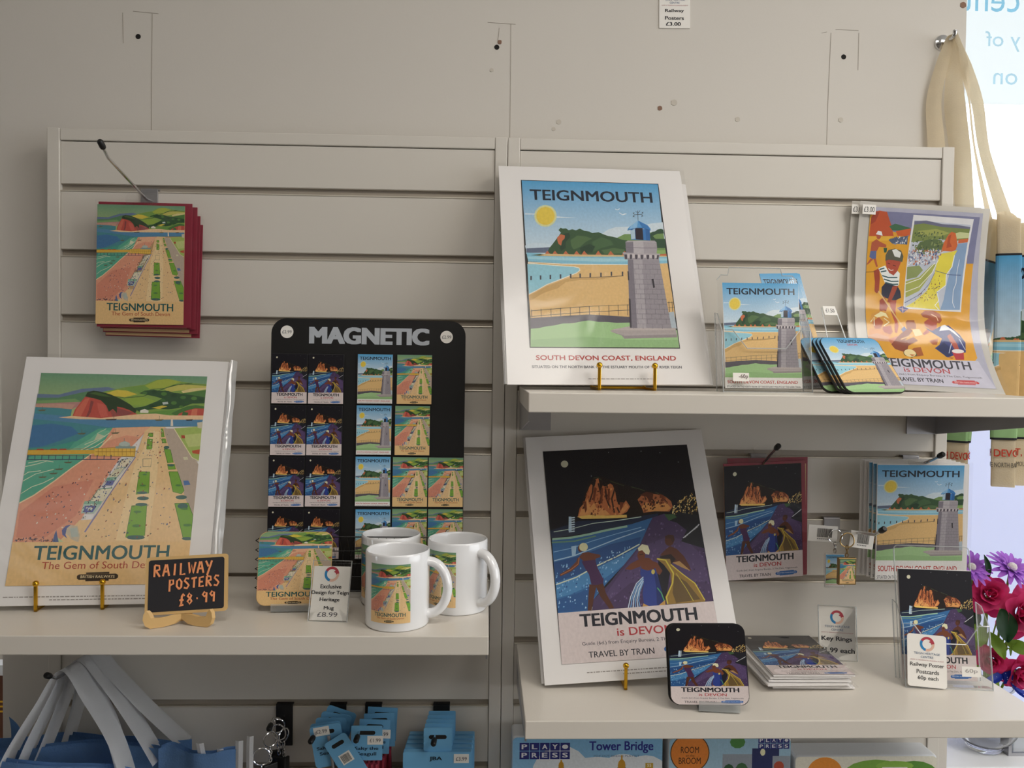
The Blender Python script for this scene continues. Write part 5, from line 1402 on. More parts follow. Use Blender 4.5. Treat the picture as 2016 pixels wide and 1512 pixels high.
obj('card', plate(bmesh.new(), rrect(W, H, .004), -.0004, .0004), 'paper', lb); ink(lb, M_LOGO, .0195, .0195, .0005, .0475, -.0006, 'ink_matt', 'logo')
text_print(lb, logo_text(0, .0430, W) + [('Railway Poster', '2a2a30', -.0225, .0255, .0225, .0320, .012), ('Postcards', '2a2a30', -.0140, .0175, .0155, .0230, .012), ('60p each', '2a2a30', -.0125, .0080, .0145, .0148, .012)], y=-.0007)
st = tag(obj('price_sticker', newbox(-.0125, .0125, -.0002, .0002, 0, .0135), 'paper', None), 'pale 60p sticker on the front of the lower postcard holder', 'sticker')
place(st, (.6555, -.1880, 1.0720), -6.5, 10.5); text_print(st, [('60p', 'a9a4a0', -.008, .004, .008, .0105, .01)], y=-.0004)

# ---------------------------------------------------------------- small standing signs
def sign_stand(label, loc, yaw, tilt, roll, w, h, lines, logo, pap=(0, 1)):
    t = empty('price_sign', loc, label, 'sign', None, yaw, tilt, roll)
    obj('acrylic_block', newbox(-w / 2, w / 2, -.0016, .0016, 0, h), 'acrylic', t)
    b = bmesh.new(); tube(b, [(-w / 2, 0, 0), (w / 2, 0, 0), (w / 2, 0, h), (-w / 2, 0, h)], .0009, 6, closed=True); obj('edge', b, 'acrylic_edge', t)
    obj('paper', newbox(-w / 2 + .0012, w / 2 - .0012, .0016, .0020, pap[0] * h + .001, pap[1] * h - .001), 'paper', t)
    b = bmesh.new(); grid(b, 1, 1, lambda u, v: ((u - .5) * w, .002 + .028 * v, .001)); bmesh.ops.solidify(b, geom=b.faces[:], thickness=.0015); obj('foot', b, 'acrylic', t)
    ink(t, M_LOGO, logo[2], logo[2], logo[0], logo[1], .0014, 'ink_matt', 'logo'); text_print(t, lines, y=.0013)
    return t
sign_stand('clear stand sign reading Exclusive Design for Teign Heritage Mug', (-.2167, -.2210, 1.1580), -5.4, 18.9, .35, .0513, .0770,
           [('Exclusive', '2a2a30', -.0135, .0415, .0140, .0465, .03), ('Design for Teign', '2a2a30', -.0245, .0325, .0245, .0385, .03), ('Heritage', '2a2a30', -.0130, .0240, .0130, .0298, .03), ('Mug', '2a2a30', -.0065, .0135, .0065, .0190, .03), ('£8.99', '55555c', -.0145, .0055, .0120, .0115, 0)], (0, .0500, .0195), (0, .92))
sign_stand('clear stand sign reading Key Rings beneath the hanging key rings', (.5203, -.0764, 1.0522), -4.6, 12.4, -1.8, .0565, .0802,
           logo_text(0, .0482, .0565) + [('Key Rings', '2a2a30', -.0235, .0270, .0215, .0350, .04), ('£1.99 each', '2a2a30', -.0260, .0115, .0250, .0185, .04)], (0, .0530, .0205))
ws = empty('price_sign', (.2840, .0495, 2.0415), 'white paper sign high on the wall reading Railway Posters £3.00', 'sign', None, 0, 0, .9)
obj('paper', newbox(-.0253, .0253, -.0010, 0, 0, .078, bev=.0003), 'paper', ws)
text_print(ws, logo_text(0, .0440, .0506) + [('Railway', '2a2a30', -.0155, .0245, .0150, .0305, .03), ('Posters', '2a2a30', -.0155, .0135, .0150, .0190, .03), ('£3.00', '2a2a30', -.0140, .0040, .0100, .0095, .03)], y=-.0013)

# ---------------------------------------------------------------- mugs
MR, MH = .0412, .0960
def mug_parts():
    t = empty('mug')
    prof = [(0, .004), (MR - .006, .004), (MR - .004, .0), (MR - .0015, .0005), (MR, .003), (MR, MH - .003), (MR - .0004, MH - .001), (MR - .0015, MH), (MR - .0030, MH - .001), (MR - .0036, MH - .003), (MR - .0036, .012), (MR - .008, .007), (0, .0065)]
    obj('body', lathe(bmesh.new(), prof, 56), 'ceramic', t, smooth=True)
    b = bmesh.new(); pts = []
    for k in range(19):
        a = R(100 - 200 * k / 18); pts.append((MR - .004 + .0285 * max(0, math.cos(a) + .17) / 1.17, 0, .0475 + .0335 * math.sin(a) * (1 if abs(a) < 1.3 else 1.0)))
    tube(b, pts, [.0080 if k in (0, 18) else .0062 for k in range(19)], 12)
    for v in b.verts: v.co.y *= 1.25
    obj('handle', b, 'ceramic', t, smooth=True)
    def wrap(u, v, l):
        a = R(-90) + (u - .5) * R(74); r = MR + .00025 + l
        return (r * math.cos(a), r * math.sin(a), .0115 + .0735 * v)
    me = art_mesh('mug_print', BEACH, cu=16, warp=wrap); me.materials.append(MATS['ink_gloss']); link('print', me, None, t)
    return t
mug = mug_parts()
for k, (x, y, az, lab) in enumerate(((-.1265, -.2225, -8, 'white mug with beach picture at the front of the three'), (-.0515, -.1580, -38, 'white mug with its handle turned forward, on the right'), (-.1460, -.1300, -30, 'white mug hidden behind the front mug'))):
    o = mug if k == 0 else copy_tree(mug)
    o.location = (x, y, 1.1578); o.rotation_euler = (0, 0, R(az)); tag(o, lab, 'mug', 'white picture mugs')

# ---------------------------------------------------------------- stack of sleeved night cards lying on the lower shelf
for k in range(6):
    labs = ('night bathers card lying on top of the flat stack', 'sleeved card second from top in the flat stack', 'sleeved card third from top in the flat stack', 'sleeved card fourth from top in the flat stack', 'sleeved card fifth from top in the flat stack', 'sleeved card at the bottom of the flat stack')
    dx, dy = ((0, 0), (-.004, .002), (-.006, .0), (-.009, -.003), (-.006, .004), (.002, .006))[k]
    t = empty('greeting_card', (.4365 + dx, -.1890 + dy, 1.0742 - .0038 * k), labs[k], 'greeting card', 'flat stack of night cards', (3, 4, 2, 5, 3, 2)[k] - 3, 90, 0)
    obj('card', newbox(-.0565, .0565, -.0010, .0008, 0, .156), 'card_white', t); obj('envelope', newbox(-.0555, .0575, .0009, .0022, .002, .158), 'card_white', t)
    if k == 0: ink(t, M_NIGHT, .113, .156, 0, 0, -.0013, 'ink_gloss')
    obj('sleeve', sleeve_mesh(.125, .165, .0008, k + 30, .002), 'sleeve', t, (-.002, .0002, -.004), smooth=True)

# ---------------------------------------------------------------- picture key rings
def key_ring(label, x, y, z, frame, art, tagrot, gold):
    t = empty('key_ring', (x, y, z), label, 'key ring', 'picture key rings')
    b = bmesh.new(); tube(b, [(.0 + .0105 * math.cos(2 * PI * k / 24), .0015 * math.sin(4 * PI * k / 24), -.0105 + .0105 * math.sin(2 * PI * k / 24)) for k in range(24)], .0009, 6, closed=True); obj('split_ring', b, 'keyring_gold' if gold else 'chrome', t, smooth=True)
    zc = -.022
    for j in range(3):
        b = bmesh.new(); f = (lambda k: (.0022 * math.cos(2 * PI * k / 12), 0, .0036 * math.sin(2 * PI * k / 12))) if j % 2 == 0 else (lambda k: (0, .0022 * math.cos(2 * PI * k / 12), .0036 * math.sin(2 * PI * k / 12)))
        tube(b, [(lambda p: (p[0], p[1], p[2] + zc - .0055 * j))(f(k)) for k in range(12)], .0007, 5, closed=True); obj('chain_link', b, 'keyring_gold' if gold else 'chrome', t, smooth=True)
    zt = zc - .0145; w, h = frame
    obj('picture_frame', newbox(-w / 2, w / 2, -.003, .003, zt - h, zt, bev=.0008), 'keyring_gold' if gold else 'acrylic', t)
    if not gold: obj('insert', newbox(-w / 2 + .0015, w / 2 - .0015, -.001, .001, zt - h + .0015, zt - .0015), 'card_white', t)
    ink(t, art, w - .004, h - .004, 0, zt - h + .002, -.0033 if gold else -.0013, 'ink_gloss')
    tg = obj('barcode_tag', newbox(tagrot[0], tagrot[1], -.0004, .0004, -.0165, .0085, bev=.0002), 'paper', t, (0, .003 if gold else .0015, -.004)); tg.rotation_euler = (0, R(tagrot[2]), 0)
    c0, c1 = sorted((tagrot[0], tagrot[1])); rnd = random.Random(8); ops = []; u = c0 + (c1 - c0) * .30
    while u < c0 + (c1 - c0) * .80:
        wd = rnd.choice((.0003, .0005, .0008)); ops.append(rect('2a2a2c', u + .5, -.0095, u + wd + .5, .0040)); u += wd + rnd.choice((.0004, .0006))
    me = art_mesh('barcode', ops + [rect('77777a', c0 + (c1 - c0) * (.32 + .07 * j) + .5, -.0128, c0 + (c1 - c0) * (.36 + .07 * j) + .5, -.0112) for j in range(6)], clip=[]); ink(tg, me, 1, 1, 0, 0, -.0006, 'ink_matt', 'barcode')
    return t
key_ring('gilt-framed beach key ring with barcode tag to its right', .5210, -.0950, 1.2500, (.0270, .0400), M_BEACH, (.006, .042, 7), True)
key_ring('clear key ring with lighthouse picture and barcode tag to its left', .5205, -.0560, 1.2470, (.0320, .0530), M_LCARD, (-.041, .004, 4), False)
# ---------------------------------------------------------------- cream tote bags hanging at the end of the wall
def ribbon(name, pts, wdir, parent, m, th=.0012, n=6, twist=0.0):
    """cloth strap: smooth centre line, width vector per point"""
    P = [Vector(p) for p in pts]; W = [Vector(w) for w in (wdir if isinstance(wdir, list) else [wdir] * len(P))]; S = []
    for i in range(len(P) - 1):
        a, b, c, d = P[max(i - 1, 0)], P[i], P[i + 1], P[min(i + 2, len(P) - 1)]
        for k in range(n):
            t = k / n; S.append((.5 * ((2 * b) + (c - a) * t + (2 * a - 5 * b + 4 * c - d) * t * t + (3 * b - a - 3 * c + d) * t ** 3), W[i].lerp(W[i + 1], t)))
    S.append((P[-1], W[-1]))
    bm = bmesh.new(); V = [[bm.verts.new(p + w * (k / 4 - .5) + Vector((0, .0012 * math.cos(k * PI / 2), .0))) for k in range(5)] for p, w in S]
    for A, B in zip(V, V[1:]):
        for k in range(4): bm.faces.new((A[k], A[k + 1], B[k + 1], B[k]))
    bmesh.ops.solidify(bm, geom=bm.faces[:], thickness=th)
    return obj(name, bm, m, parent, smooth=True)
hk = empty('wall_hook', (.7276, .05, 2.029), 'chrome disc hook on the wall carrying the cream tote bags', 'hook')
b = bmesh.new(); lathe(b, [(0, .006), (.008, .0055), (.0125, .003), (.0135, .0), (0, 0)], 28)
for v in b.verts: v.co = Vector((v.co.x, -v.co.z - .0002, v.co.y))
obj('disc', b, 'chrome', hk, smooth=True)
b = bmesh.new(); tube(b, [(.003, -.005, 0), (.003, -.026, -.001), (.003, -.030, .004), (.003, -.030, .009)], .0032, 10); obj('peg', b, 'chrome', hk, smooth=True)
def path_fn(K):
    def f(s):
        for (s0, x0, y0), (s1, x1, y1) in zip(K, K[1:]):
            if s <= s1 or s1 == K[-1][0]:
                t = (s - s0) / (s1 - s0); return (x0 + (x1 - x0) * t, y0 + (y1 - y0) * t)
    return f
def soft(K, n=120, it=3):
    P = [path_fn(K)(K[-1][0] * i / n) for i in range(n + 1)]
    for _ in range(it): P = [P[0]] + [((a[0] + 2 * b[0] + c[0]) / 4, (a[1] + 2 * b[1] + c[1]) / 4) for a, b, c in zip(P, P[1:], P[2:])] + [P[-1]]
    return path_fn([(K[-1][0] * i / n, p[0], p[1]) for i, p in enumerate(P)])
def tote_bag(label, K, zt, zb, dz_fn, straps, ptop, pbot, group, flare=0.0):
    t = empty('tote_bag', (K[len(K) // 2][1], K[len(K) // 2][2], zb), label, 'tote bag', group); ox, oy = t.location.x, t.location.y
    f = soft(K); SW = K[-1][0]; hang = lambda s, z: f(min(max(s, 0), SW))
    hz = lambda u, v: zb + (zt + dz_fn(u) - zb) * v - zb
    for nm, dy in (('front_panel', 0), ('back_panel', .006)):
        b = bmesh.new(); grid(b, 120, 14, lambda u, v: (f(u * SW)[0] - ox + flare * max(0, u - .48) * v + .002 * math.sin(v * 7 + u * 9) + (dy * .5), f(u * SW)[1] - oy + dy + .003 * math.sin(v * 5 + u * 11) * (1 - v), hz(u, v)))
        bmesh.ops.solidify(b, geom=b.faces[:], thickness=.0010); obj(nm, b, 'canvas', t, smooth=True)
    s0, s1 = .07, .31
    def warp(u, v, l):
        s = s0 + (s1 - s0) * u; a = f(s - .001); c = f(s + .001); n = Vector((c[1] - a[1], -(c[0] - a[0]))).normalized(); uu = s / SW; z = pbot + (ptop - pbot) * v; vv = (z - zb) / (zt - zb)
        p = f(s); return (p[0] - ox + flare * max(0, uu - .48) * vv + .002 * math.sin(vv * 7 + uu * 9) + n.x * (.0022 + l), p[1] - oy + .003 * math.sin(vv * 5 + uu * 11) * (1 - vv) + n.y * (.0022 + l), z - zb)
    k = .14
    ops = sub(LIGHT, 0, k, 1, 1) + [rect('2b2b30', -.012, k - .010, 1.012, k), rect('2b2b30', -.012, 1, 1.012, 1.010), rect('2b2b30', -.012, k, 0, 1), rect('2b2b30', 1, k, 1.012, 1)] + [('t', 'c9402f', 'SOUTH DEVON COAST, ENGLAND', .04, .045, .96, .085, .02), ('t', '5a5550', 'SITUATED ON THE NORTH BANK OF THE ESTUARY MOUTH OF THE RIVER TEIGN', .03, .0, .97, .022, .01)]
    me = art_mesh('bag_print', ops, clip=[(1, 0, 1.02), (-1, 0, .02)], cu=76, warp=warp, step=1.2e-5); me.materials.append(MATS['ink_cloth']); link('print', me, None, t)
    for pts, wd in straps: ribbon('handle', [(x - ox, y - oy, z - zb) for x, y, z in pts], wd, t, 'canvas')
    return t
hx, hy, hz0 = .7306, .026, 2.034
tote_bag('cream tote bag with lighthouse print nearest the window, in full view at right', [(0, .893, .085), (.06, .853, .052), (.126, .797, .004), (.164, .835, -.008), (.184, .822, .012), (.204, .834, .020), (.30, .912, -.012), (.38, .98, .03)], 1.742, 1.306,
         lambda u: .012 * math.sin(u * 9), [([(hx, hy, hz0), (.758, .034, 1.99), (.781, .036, 1.93), (.797, .038, 1.85), (.828, .030, 1.745)], [(.006, -.012, 0), (.014, -.010, 0), (.014, -.010, 0), (.012, -.010, 0), (.018, -.01, 0)]),
                                            ([(hx, hy - .003, hz0), (.747, .024, 1.99), (.760, .024, 1.93), (.773, .026, 1.85), (.804, .030, 1.735)], [(.006, -.012, 0), (.010, -.014, 0), (.011, .012, 0), (.013, .014, 0), (.018, .01, 0)])], 1.676, 1.338, 'cream lighthouse tote bags')
tote_bag('cream tote bag with lighthouse print folded against the end of the slatwall', [(0, .700, .034), (.06, .722, .0355), (.112, .738, .038), (.166, .7665, .012), (.180, .7600, .026), (.194, .7700, .016), (.30, .808, .115), (.38, .83, .185)], 1.735, 1.290,
         lambda u: -.01 * math.sin(u * 7), [([(hx, hy + .003, hz0), (.721, .036, 1.99), (.711, .040, 1.93), (.717, .039, 1.85), (.718, .037, 1.72)], [(.008, -.010, 0), (.017, -.010, 0), (.022, -.006, 0), (.028, -.003, 0), (.030, 0, 0)]),
                                            ([(hx, hy, hz0), (.736, .030, 1.985), (.740, .029, 1.92), (.752, .030, 1.84), (.768, .034, 1.72)], [(.008, -.010, 0), (.015, -.014, 0), (.024, -.020, 0), (.022, -.022, 0), (.022, -.012, 0)])], 1.672, 1.330, 'cream lighthouse tote bags', .30)

# ---------------------------------------------------------------- blue felt bags under the left shelf
display_hook('chrome hook under the left shelf holding white-handled blue bags', -.609, 1.0500, (-.609, -.152, 1.060), (-.130, 1.0475))
def felt_bag(label, x0, x1, y, zt, hump, group, handles, seed):
    xm = (x0 + x1) / 2; t = empty('felt_bag', (xm, y, .62), label, 'bag', group)
    for nm, dy in (('front_panel', -.004), ('back_panel', .006)):
        b = bmesh.new(); grid(b, 40, 10, lambda u, v: (x0 - xm + (x1 - x0) * u, dy + .010 * math.sin(u * 6 + seed) * (.4 + .6 * v) + .004 * noise.noise((u * 5, v * 4, seed)), (zt - .62 + hump * math.sin(u * PI) + .006 * noise.noise((u * 4, seed, 1))) * v))
        bmesh.ops.solidify(b, geom=b.faces[:], thickness=.0025); obj(nm, b, 'felt_blue', t, smooth=True)
    for pts, w in handles: ribbon('handle', [(px - xm, py - y, pz - .62) for px, py, pz in pts], w, t, 'strap_white')
    return t
G = 'blue felt bags with white handles'
wy = (0, -.046, .004)
felt_bag('blue felt bag with long white handles, front one under the left shelf', -.80, -.50, -.135, .915, .022, G,
         [([(-.688, -.128, .90), (-.672, -.124, .945), (-.640, -.110, 1.005), (-.609, -.100, 1.053), (-.572, -.108, 1.010), (-.532, -.120, .955), (-.508, -.128, .895)], wy),
          ([(-.668, -.118, .905), (-.650, -.112, .955), (-.628, -.095, 1.010), (-.609, -.086, 1.052), (-.588, -.09, 1.03), (-.548, -.105, .975), (-.520, -.118, .905)], wy)], 1)
felt_bag('blue felt bag in the middle of the group under the left shelf', -.79, -.47, -.092, .925, .012, G,
         [([(-.655, -.088, .91), (-.640, -.085, .95), (-.622, -.070, 1.010), (-.609, -.058, 1.052), (-.570, -.062, 1.015), (-.520, -.075, .955), (-.485, -.088, .91)], wy)], 3)
felt_bag('blue felt bag at the back of the group under the left shelf', -.775, -.45, -.050, .925, .0, G,
         [([(-.640, -.046, .91), (-.625, -.04, .97), (-.609, -.034, 1.051), (-.575, -.036, 1.02), (-.520, -.04, .965), (-.462, -.046, .915)], wy)], 5)
felt_bag('narrow blue felt bag with pale upright strips, right of the white handles', -.482, -.368, -.100, .932, .0, G,
         [([(-.412, -.108, .905), (-.416, -.108, .925), (-.420, -.107, .944)], (.011, 0, 0)), ([(-.386, -.106, .90), (-.389, -.106, .92), (-.392, -.105, .935)], (.010, 0, 0)), ([(-.366, -.102, .90), (-.3655, -.102, .93), (-.366, -.100, .944)], (.011, 0, 0)), ([(-.352, -.096, .90), (-.352, -.096, .93), (-.352, -.094, .948)], (.010, 0, 0))], 7)
b = bmesh.new(); grid(b, 8, 6, lambda u, v: (-.722 + .035 * u + .004 * math.sin(v * 3), -.05 + .004 * math.sin(u * 5), .90 + .058 * v * (1 - .8 * u))); bmesh.ops.solidify(b, geom=b.faces[:], thickness=.002)
tag(obj('felt_flap', b, 'felt_blue', smooth=True), 'upturned blue felt corner at the far left below the shelf', 'felt corner')

# ---------------------------------------------------------------- hooks and carded goods below the left shelf
for x, lab, tp in ((-.3255, 'black-backed hook hung with bare split rings', (-.329, -.075, .952)), (-.2420, 'hook carrying the fanned blue key ring cards', (-.262, -.100, .945)), (-.1865, 'hook carrying the blue carded pencils', (-.1965, -.104, .948)), (-.0795, 'hook carrying the widest blue packs', (-.0850, -.104, .943))):
    display_hook(lab, x, .9500, tp, (tp[1] + .02, tp[2] + .004), .060, 'black_rubber', .026)
def plain_ring(label, x, y, z, r, tilt):
    t = empty('split_ring', (x, y, z), label, 'key ring', 'bare split key rings', tilt)
    b = bmesh.new(); tube(b, [(r * math.cos(2 * PI * k / 28), 0, r * math.sin(2 * PI * k / 28)) for k in range(28)], .0011, 6, closed=True); obj('ring', b, 'chrome', t, smooth=True)
    for j in range(4):
        b = bmesh.new(); tube(b, [((.0022 * math.cos(2 * PI * k / 10) if j % 2 else 0), (0 if j % 2 else .0022 * math.cos(2 * PI * k / 10)), -r - .003 - .0055 * j + .0038 * math.sin(2 * PI * k / 10)) for k in range(10)], .0007, 5, closed=True); obj('chain_link', b, 'chrome', t, smooth=True)
    obj('charm', newbox(-.011, .011, -.002, .002, -r - .046, -r - .026, bev=.001), 'black_rubber', t)
for k, (x, y, z, r, a) in enumerate(((-.3390, -.080, .9110, .0125, 10), (-.3300, -.066, .930, .0110, 40), (-.3200, -.056, .936, .0115, -20), (-.3150, -.048, .928, .010, 60), (-.3260, -.040, .938, .010, 20))):
    plain_ring(('lowest bare split ring at the left of the bunch', 'second bare split ring from the left of the bunch', 'bare split ring in the middle of the bunch', 'rightmost bare split ring of the bunch', 'bare split ring nearest the hook plate')[k], x, y, z, r, a)
def bar_ops(x0, x1, z0, z1, seed=3):
    rnd = random.Random(seed); u = x0; ops = []
    while u < x1:
        w = rnd.choice((.0003, .0006)); ops.append(rect('2a2a2c', u + .5, z0, u + w + .5, z1)); u += w + rnd.choice((.0004, .0007))
    return ops
def blue_card(label, group, loc, roll, w, h, lines, sticker=None, extra=None, r=.005, name='carded_key_ring', cat='key ring'):
    t = empty(name, loc, label, cat, group, 0, 0, roll)
    obj('card', plate(bmesh.new(), rrect(w, h, r, 4, z=-h), -.0004, .0004), 'card_blue', t)
    obj('hang_slot', plate(bmesh.new(), rrect(w * .55, .006, .0029, 4, z=-.0135), -.0006, -.0003), 'hole_dark', t)
    if lines: text_print(t, lines, y=-.0008)
    if sticker:
        s = obj('price_sticker', newbox(sticker[0] - .0115, sticker[0] + .0115, -.0008, -.0003, sticker[1] - .0065, sticker[1] + .0065), 'paper', t); text_print(s, [(sticker[2], '5a5a60', sticker[0] - .008, sticker[1] - .0028, sticker[0] + .008, sticker[1] + .0028, 0)], y=-.0011)
    if extra: extra(t)
    return t
sal = lambda z: [('Salty the', '1f2f45', -.017, z, .017, z + .0060, .02), ('Seagull', '1f2f45', -.014, z - .0085, .014, z - .0020, .02)]
G = 'blue key ring cards fanned on a hook'
for k in range(4): blue_card(('blue key ring card second in the fan', 'blue key ring card third in the fan', 'blue key ring card fourth in the fan', 'rearmost blue key ring card, highest in the fan')[k], G, (-.2480 + .0065 * k, -.072 + .012 * k, .9585 + .0012 * k), 8 - 9 * k, .046, .062, None)
def kr(t):
    b = bmesh.new(); tube(b, [(.004, -.003, -.016), (.004, -.004, -.040), (.003, -.004, -.066)], .0026, 8); obj('strap', b, 'steel', t, smooth=True)
blue_card('front blue key ring card reading Salty the Seagull, tilted left', G, (-.2465, -.084, .9600), 10, .046, .062, sal(-.037), (-.006, -.0085, '£2.99'), kr)
def bc(t):
    obj('barcode_panel', newbox(-.009, .009, -.0008, -.0004, -.042, -.026), 'paper', t); ink(t, art_mesh('barcode', bar_ops(-.007, .007, -.040, -.028), clip=[]), 1, 1, 0, 0, -.0010, 'ink_matt', 'barcode')
blue_card('blue key ring card with barcode swung out to the right of the fan', G, (-.2310, -.092, .9440), 32, .036, .075, None, None, bc)
def pencils(t):
    for j in range(5):
        b = bmesh.new(); tube(b, [(-.014 + .007 * j, -.001, -.056), (-.014 + .007 * j, -.001, -.13)], .0033, 6); obj('pencil', b, 'envelope_red', t)
G = 'blue carded pencils on a hook'
for k in range(4):
    blue_card(('front blue pencil card reading Salty the Seagull', 'second blue pencil card in its row', 'third blue pencil card in its row', 'rearmost blue pencil card in its row')[k], G, (-.1842 + .0035 * k + (.006 if k else 0), -.088 + .018 * k, .9605 + .0012 * k), (0, -2, 2, -3)[k], .0455, .0515, sal(-.037) if k < 2 else None, (.0125, -.0215, '£1.99') if k < 2 else None, pencils, .001, 'carded_pencils', 'pencils')
G = 'wide blue packs on a hook'
for k in range(5):
    t = empty('seaside_pack', (-.0800 + .0008 * k, -.090 + .014 * k, .9560), ('front wide blue pack lettered JBA', 'second wide blue pack', 'third wide blue pack', 'fourth wide blue pack', 'rearmost wide blue pack')[k], 'pack', G)
    obj('header', plate(bmesh.new(), rrect(.0415, .034, .002, 3, z=-.032), -.0006, .0006), 'card_blue', t)
    obj('hang_slot', plate(bmesh.new(), rrect(.026, .006, .0029, 4, z=-.0145), -.0009, -.0005), 'hole_dark', t)
    obj('body', plate(bmesh.new(), rrect(.1005, .120, .002, 3, z=-.152), -.0045, .0055), 'card_blue', t)
    if k == 0:
        bd2 = text_print(t, [('JBA', '1a2630', -.0115, -.0455, .0065, -.0385, .03)], y=-.0050)
        obj('price_sticker', newbox(.024, .046, -.0052, -.0045, -.048, -.035), 'paper', t); text_print(t, [('£3.99', '55555c', .027, -.0445, .043, -.0388, 0)], y=-.0056)
        ink(t, art_mesh('roundel', [disc('2f5f94', .5, .5, .5, .5, 36, 0, 360, .93), disc('5a94c8', .5, .5, .44, .44, 36)]), .062, .062, -.004, -.118, -.0049, 'ink_matt', 'roundel')

# ---------------------------------------------------------------- boxed model kits below the right shelf
sh = empty('shelf', (.37, 0, .70), 'low cream shelf under the boxed kits at the bottom edge', 'shelf'); obj('board', newbox(-.335, .335, -.2754, -.004, -.023, 0, bev=.0012), 'laminate_shelf', sh)
def tiles(ops, u0, v1, s, sv):
    for r, wd in enumerate(('PLAY ', 'PRESS')):
        for i, c in enumerate(wd):
            a, b2 = u0 + s * i, v1 - sv * (r + 1); ops.append(rect('2a2f7c', a + s * .03, b2 + sv * .03, a + s * .97, b2 + sv * .97))
            if c != ' ': ops.append(('t', 'e8eaf2', c, a + s * .26, b2 + sv * .24, a + s * .74, b2 + sv * .78, .04))
            else: ops.append(disc('e8eaf2', a + s * .5, b2 + sv * .5, s * .3, sv * .26, 12))
def kit_box(label, x0, x1, zt, ops, y=-.06):
    t = empty('model_kit_box', ((x0 + x1) / 2, y, .7005), label, 'box', 'boxed card model kits'); w, h = x1 - x0, zt - .7005
    obj('carton', newbox(-w / 2, w / 2, 0, .045, 0, h, bev=.004, seg=3), 'box_side', t); ink(t, art_mesh('box_print', ops, rr_clip(.03)), w - .002, h - .002, 0, .001, -.0004, 'ink_gloss')
    return t
# first box: light sky, clouds, gilded spires
V = lambda z, zt: (z - .7005) / (zt - .7005)
zt = .9300; U = lambda x: (x - .0305) / .2300
o1 = [('p', '7fb8e2', 'b9dcf2', [(0, 0), (1, 0), (1, 1), (0, 1)])]
for x, z, rx, rz in ((.105, .872, .045, .045), (.16, .86, .06, .04), (.06, .85, .05, .03), (.20, .882, .032, .022), (.235, .862, .04, .04)): o1.append(disc('e6edf4', U(x), V(z, zt), rx / .23, rz / .2295, 20))
tiles(o1, U(.0405), V(.922, zt), .0156 / .23, .0130 / .2295)
o1 += [('t', '2a2f8c', 'Tower Bridge', U(.148), V(.9055, zt), U(.246), V(.9235, zt), .035), ('t', '5a6f9c', 'POP OUT BRIDGE PLAYSET', U(.155), V(.8995, zt), U(.225), V(.9025, zt), 0)]
for x, s in ((.105, .7), (.198, 1.0)):
    o1 += [('p', '8a93a6', '8a93a6', [(U(x - .016 * s), 0), (U(x + .016 * s), 0), (U(x + .016 * s), V(.868, zt)), (U(x), V(.893, zt)), (U(x - .016 * s), V(.868, zt))]), disc('c9962f', U(x), V(.886, zt), .006 * s / .23, .010 * s / .2295, 10), rect('c9962f', U(x - .0012), V(.886, zt), U(x + .0012), V(.902 if s == 1 else .895, zt))]
o1 += [rect('c9a43a', U(.2345), V(.877, zt), U(.2465), V(.890, zt)), ('t', 'f4efd8', '55', U(.2375), V(.884, zt), U(.2435), V(.8885, zt), .02), ('t', 'f4efd8', 'PCS', U(.2370), V(.8785, zt), U(.2440), V(.882, zt), .02)]
kit_box('pale blue kit box titled Tower Bridge under the lower shelf', .0305, .2605, zt, o1)
zt = .9270; U = lambda x: (x - .2690) / .1890
o2 = [('p', '9cc4dd', 'cfe0ea', [(0, 0), (1, 0), (1, 1), (0, 1)]), rect('9aa3b0', U(.352), 0, U(.400), V(.903, zt)), rect('2a3566', U(.398), 0, U(.440), V(.912, zt)), rect('9aa3b0', U(.430), 0, U(.4575), V(.900, zt)), disc('f2efc8', U(.4145), V(.906, zt), .004 / .189, .0055 / .2265, 14),
      disc('2f5a3c', U(.362), V(.872, zt), .010 / .189, .016 / .2265, 12), disc('3f6a44', U(.382), V(.870, zt), .012 / .189, .02 / .2265, 12), disc('b5503a', U(.440), V(.884, zt), .008 / .189, .008 / .2265, 12), disc('4f8a4a', U(.375), V(.922, zt), .012 / .189, .01 / .2265, 10),
      disc('5a3a20', U(.3010), V(.905, zt), .0305 / .189, .0305 / .2265, 36), disc('e88a3a', U(.3010), V(.905, zt), .0290 / .189, .0290 / .2265, 36), ('t', '4a2a14', 'ROOM', U(.287), V(.905, zt), U(.315), V(.915, zt), .01), ('t', '4a2a14', 'on the', U(.295), V(.8995, zt), U(.308), V(.903, zt), 0), ('t', '4a2a14', 'BROOM', U(.284), V(.888, zt), U(.318), V(.898, zt), .01)]
tiles(o2, U(.407), V(.929, zt), .0098 / .189, .0090 / .2265)
kit_box('kit box with an orange roundel reading Room on the Broom', .2690, .4580, zt, o2)
zt = .8990; U = lambda x: (x - .4640) / .2220
o3 = [('p', 'e6e3d4', 'dcd9c4', [(0, 0), (1, 0), (1, 1), (0, 1)]), disc('e8943a', U(.510), V(.872, zt), .028 / .222, .026 / .1985, 30), disc('7fae4a', U(.59), V(.872, zt), .05 / .222, .022 / .1985, 16), disc('5f9440', U(.65), V(.868, zt), .04 / .222, .024 / .1985, 16), disc('8fbc52', U(.62), V(.884, zt), .03 / .222, .008 / .1985, 12), rect('eef0ea', U(.60), V(.85, zt), U(.64), V(.882, zt))]
kit_box('lower kit box with an orange roundel and green trees, at the right end', .4640, .6860, zt, o3)

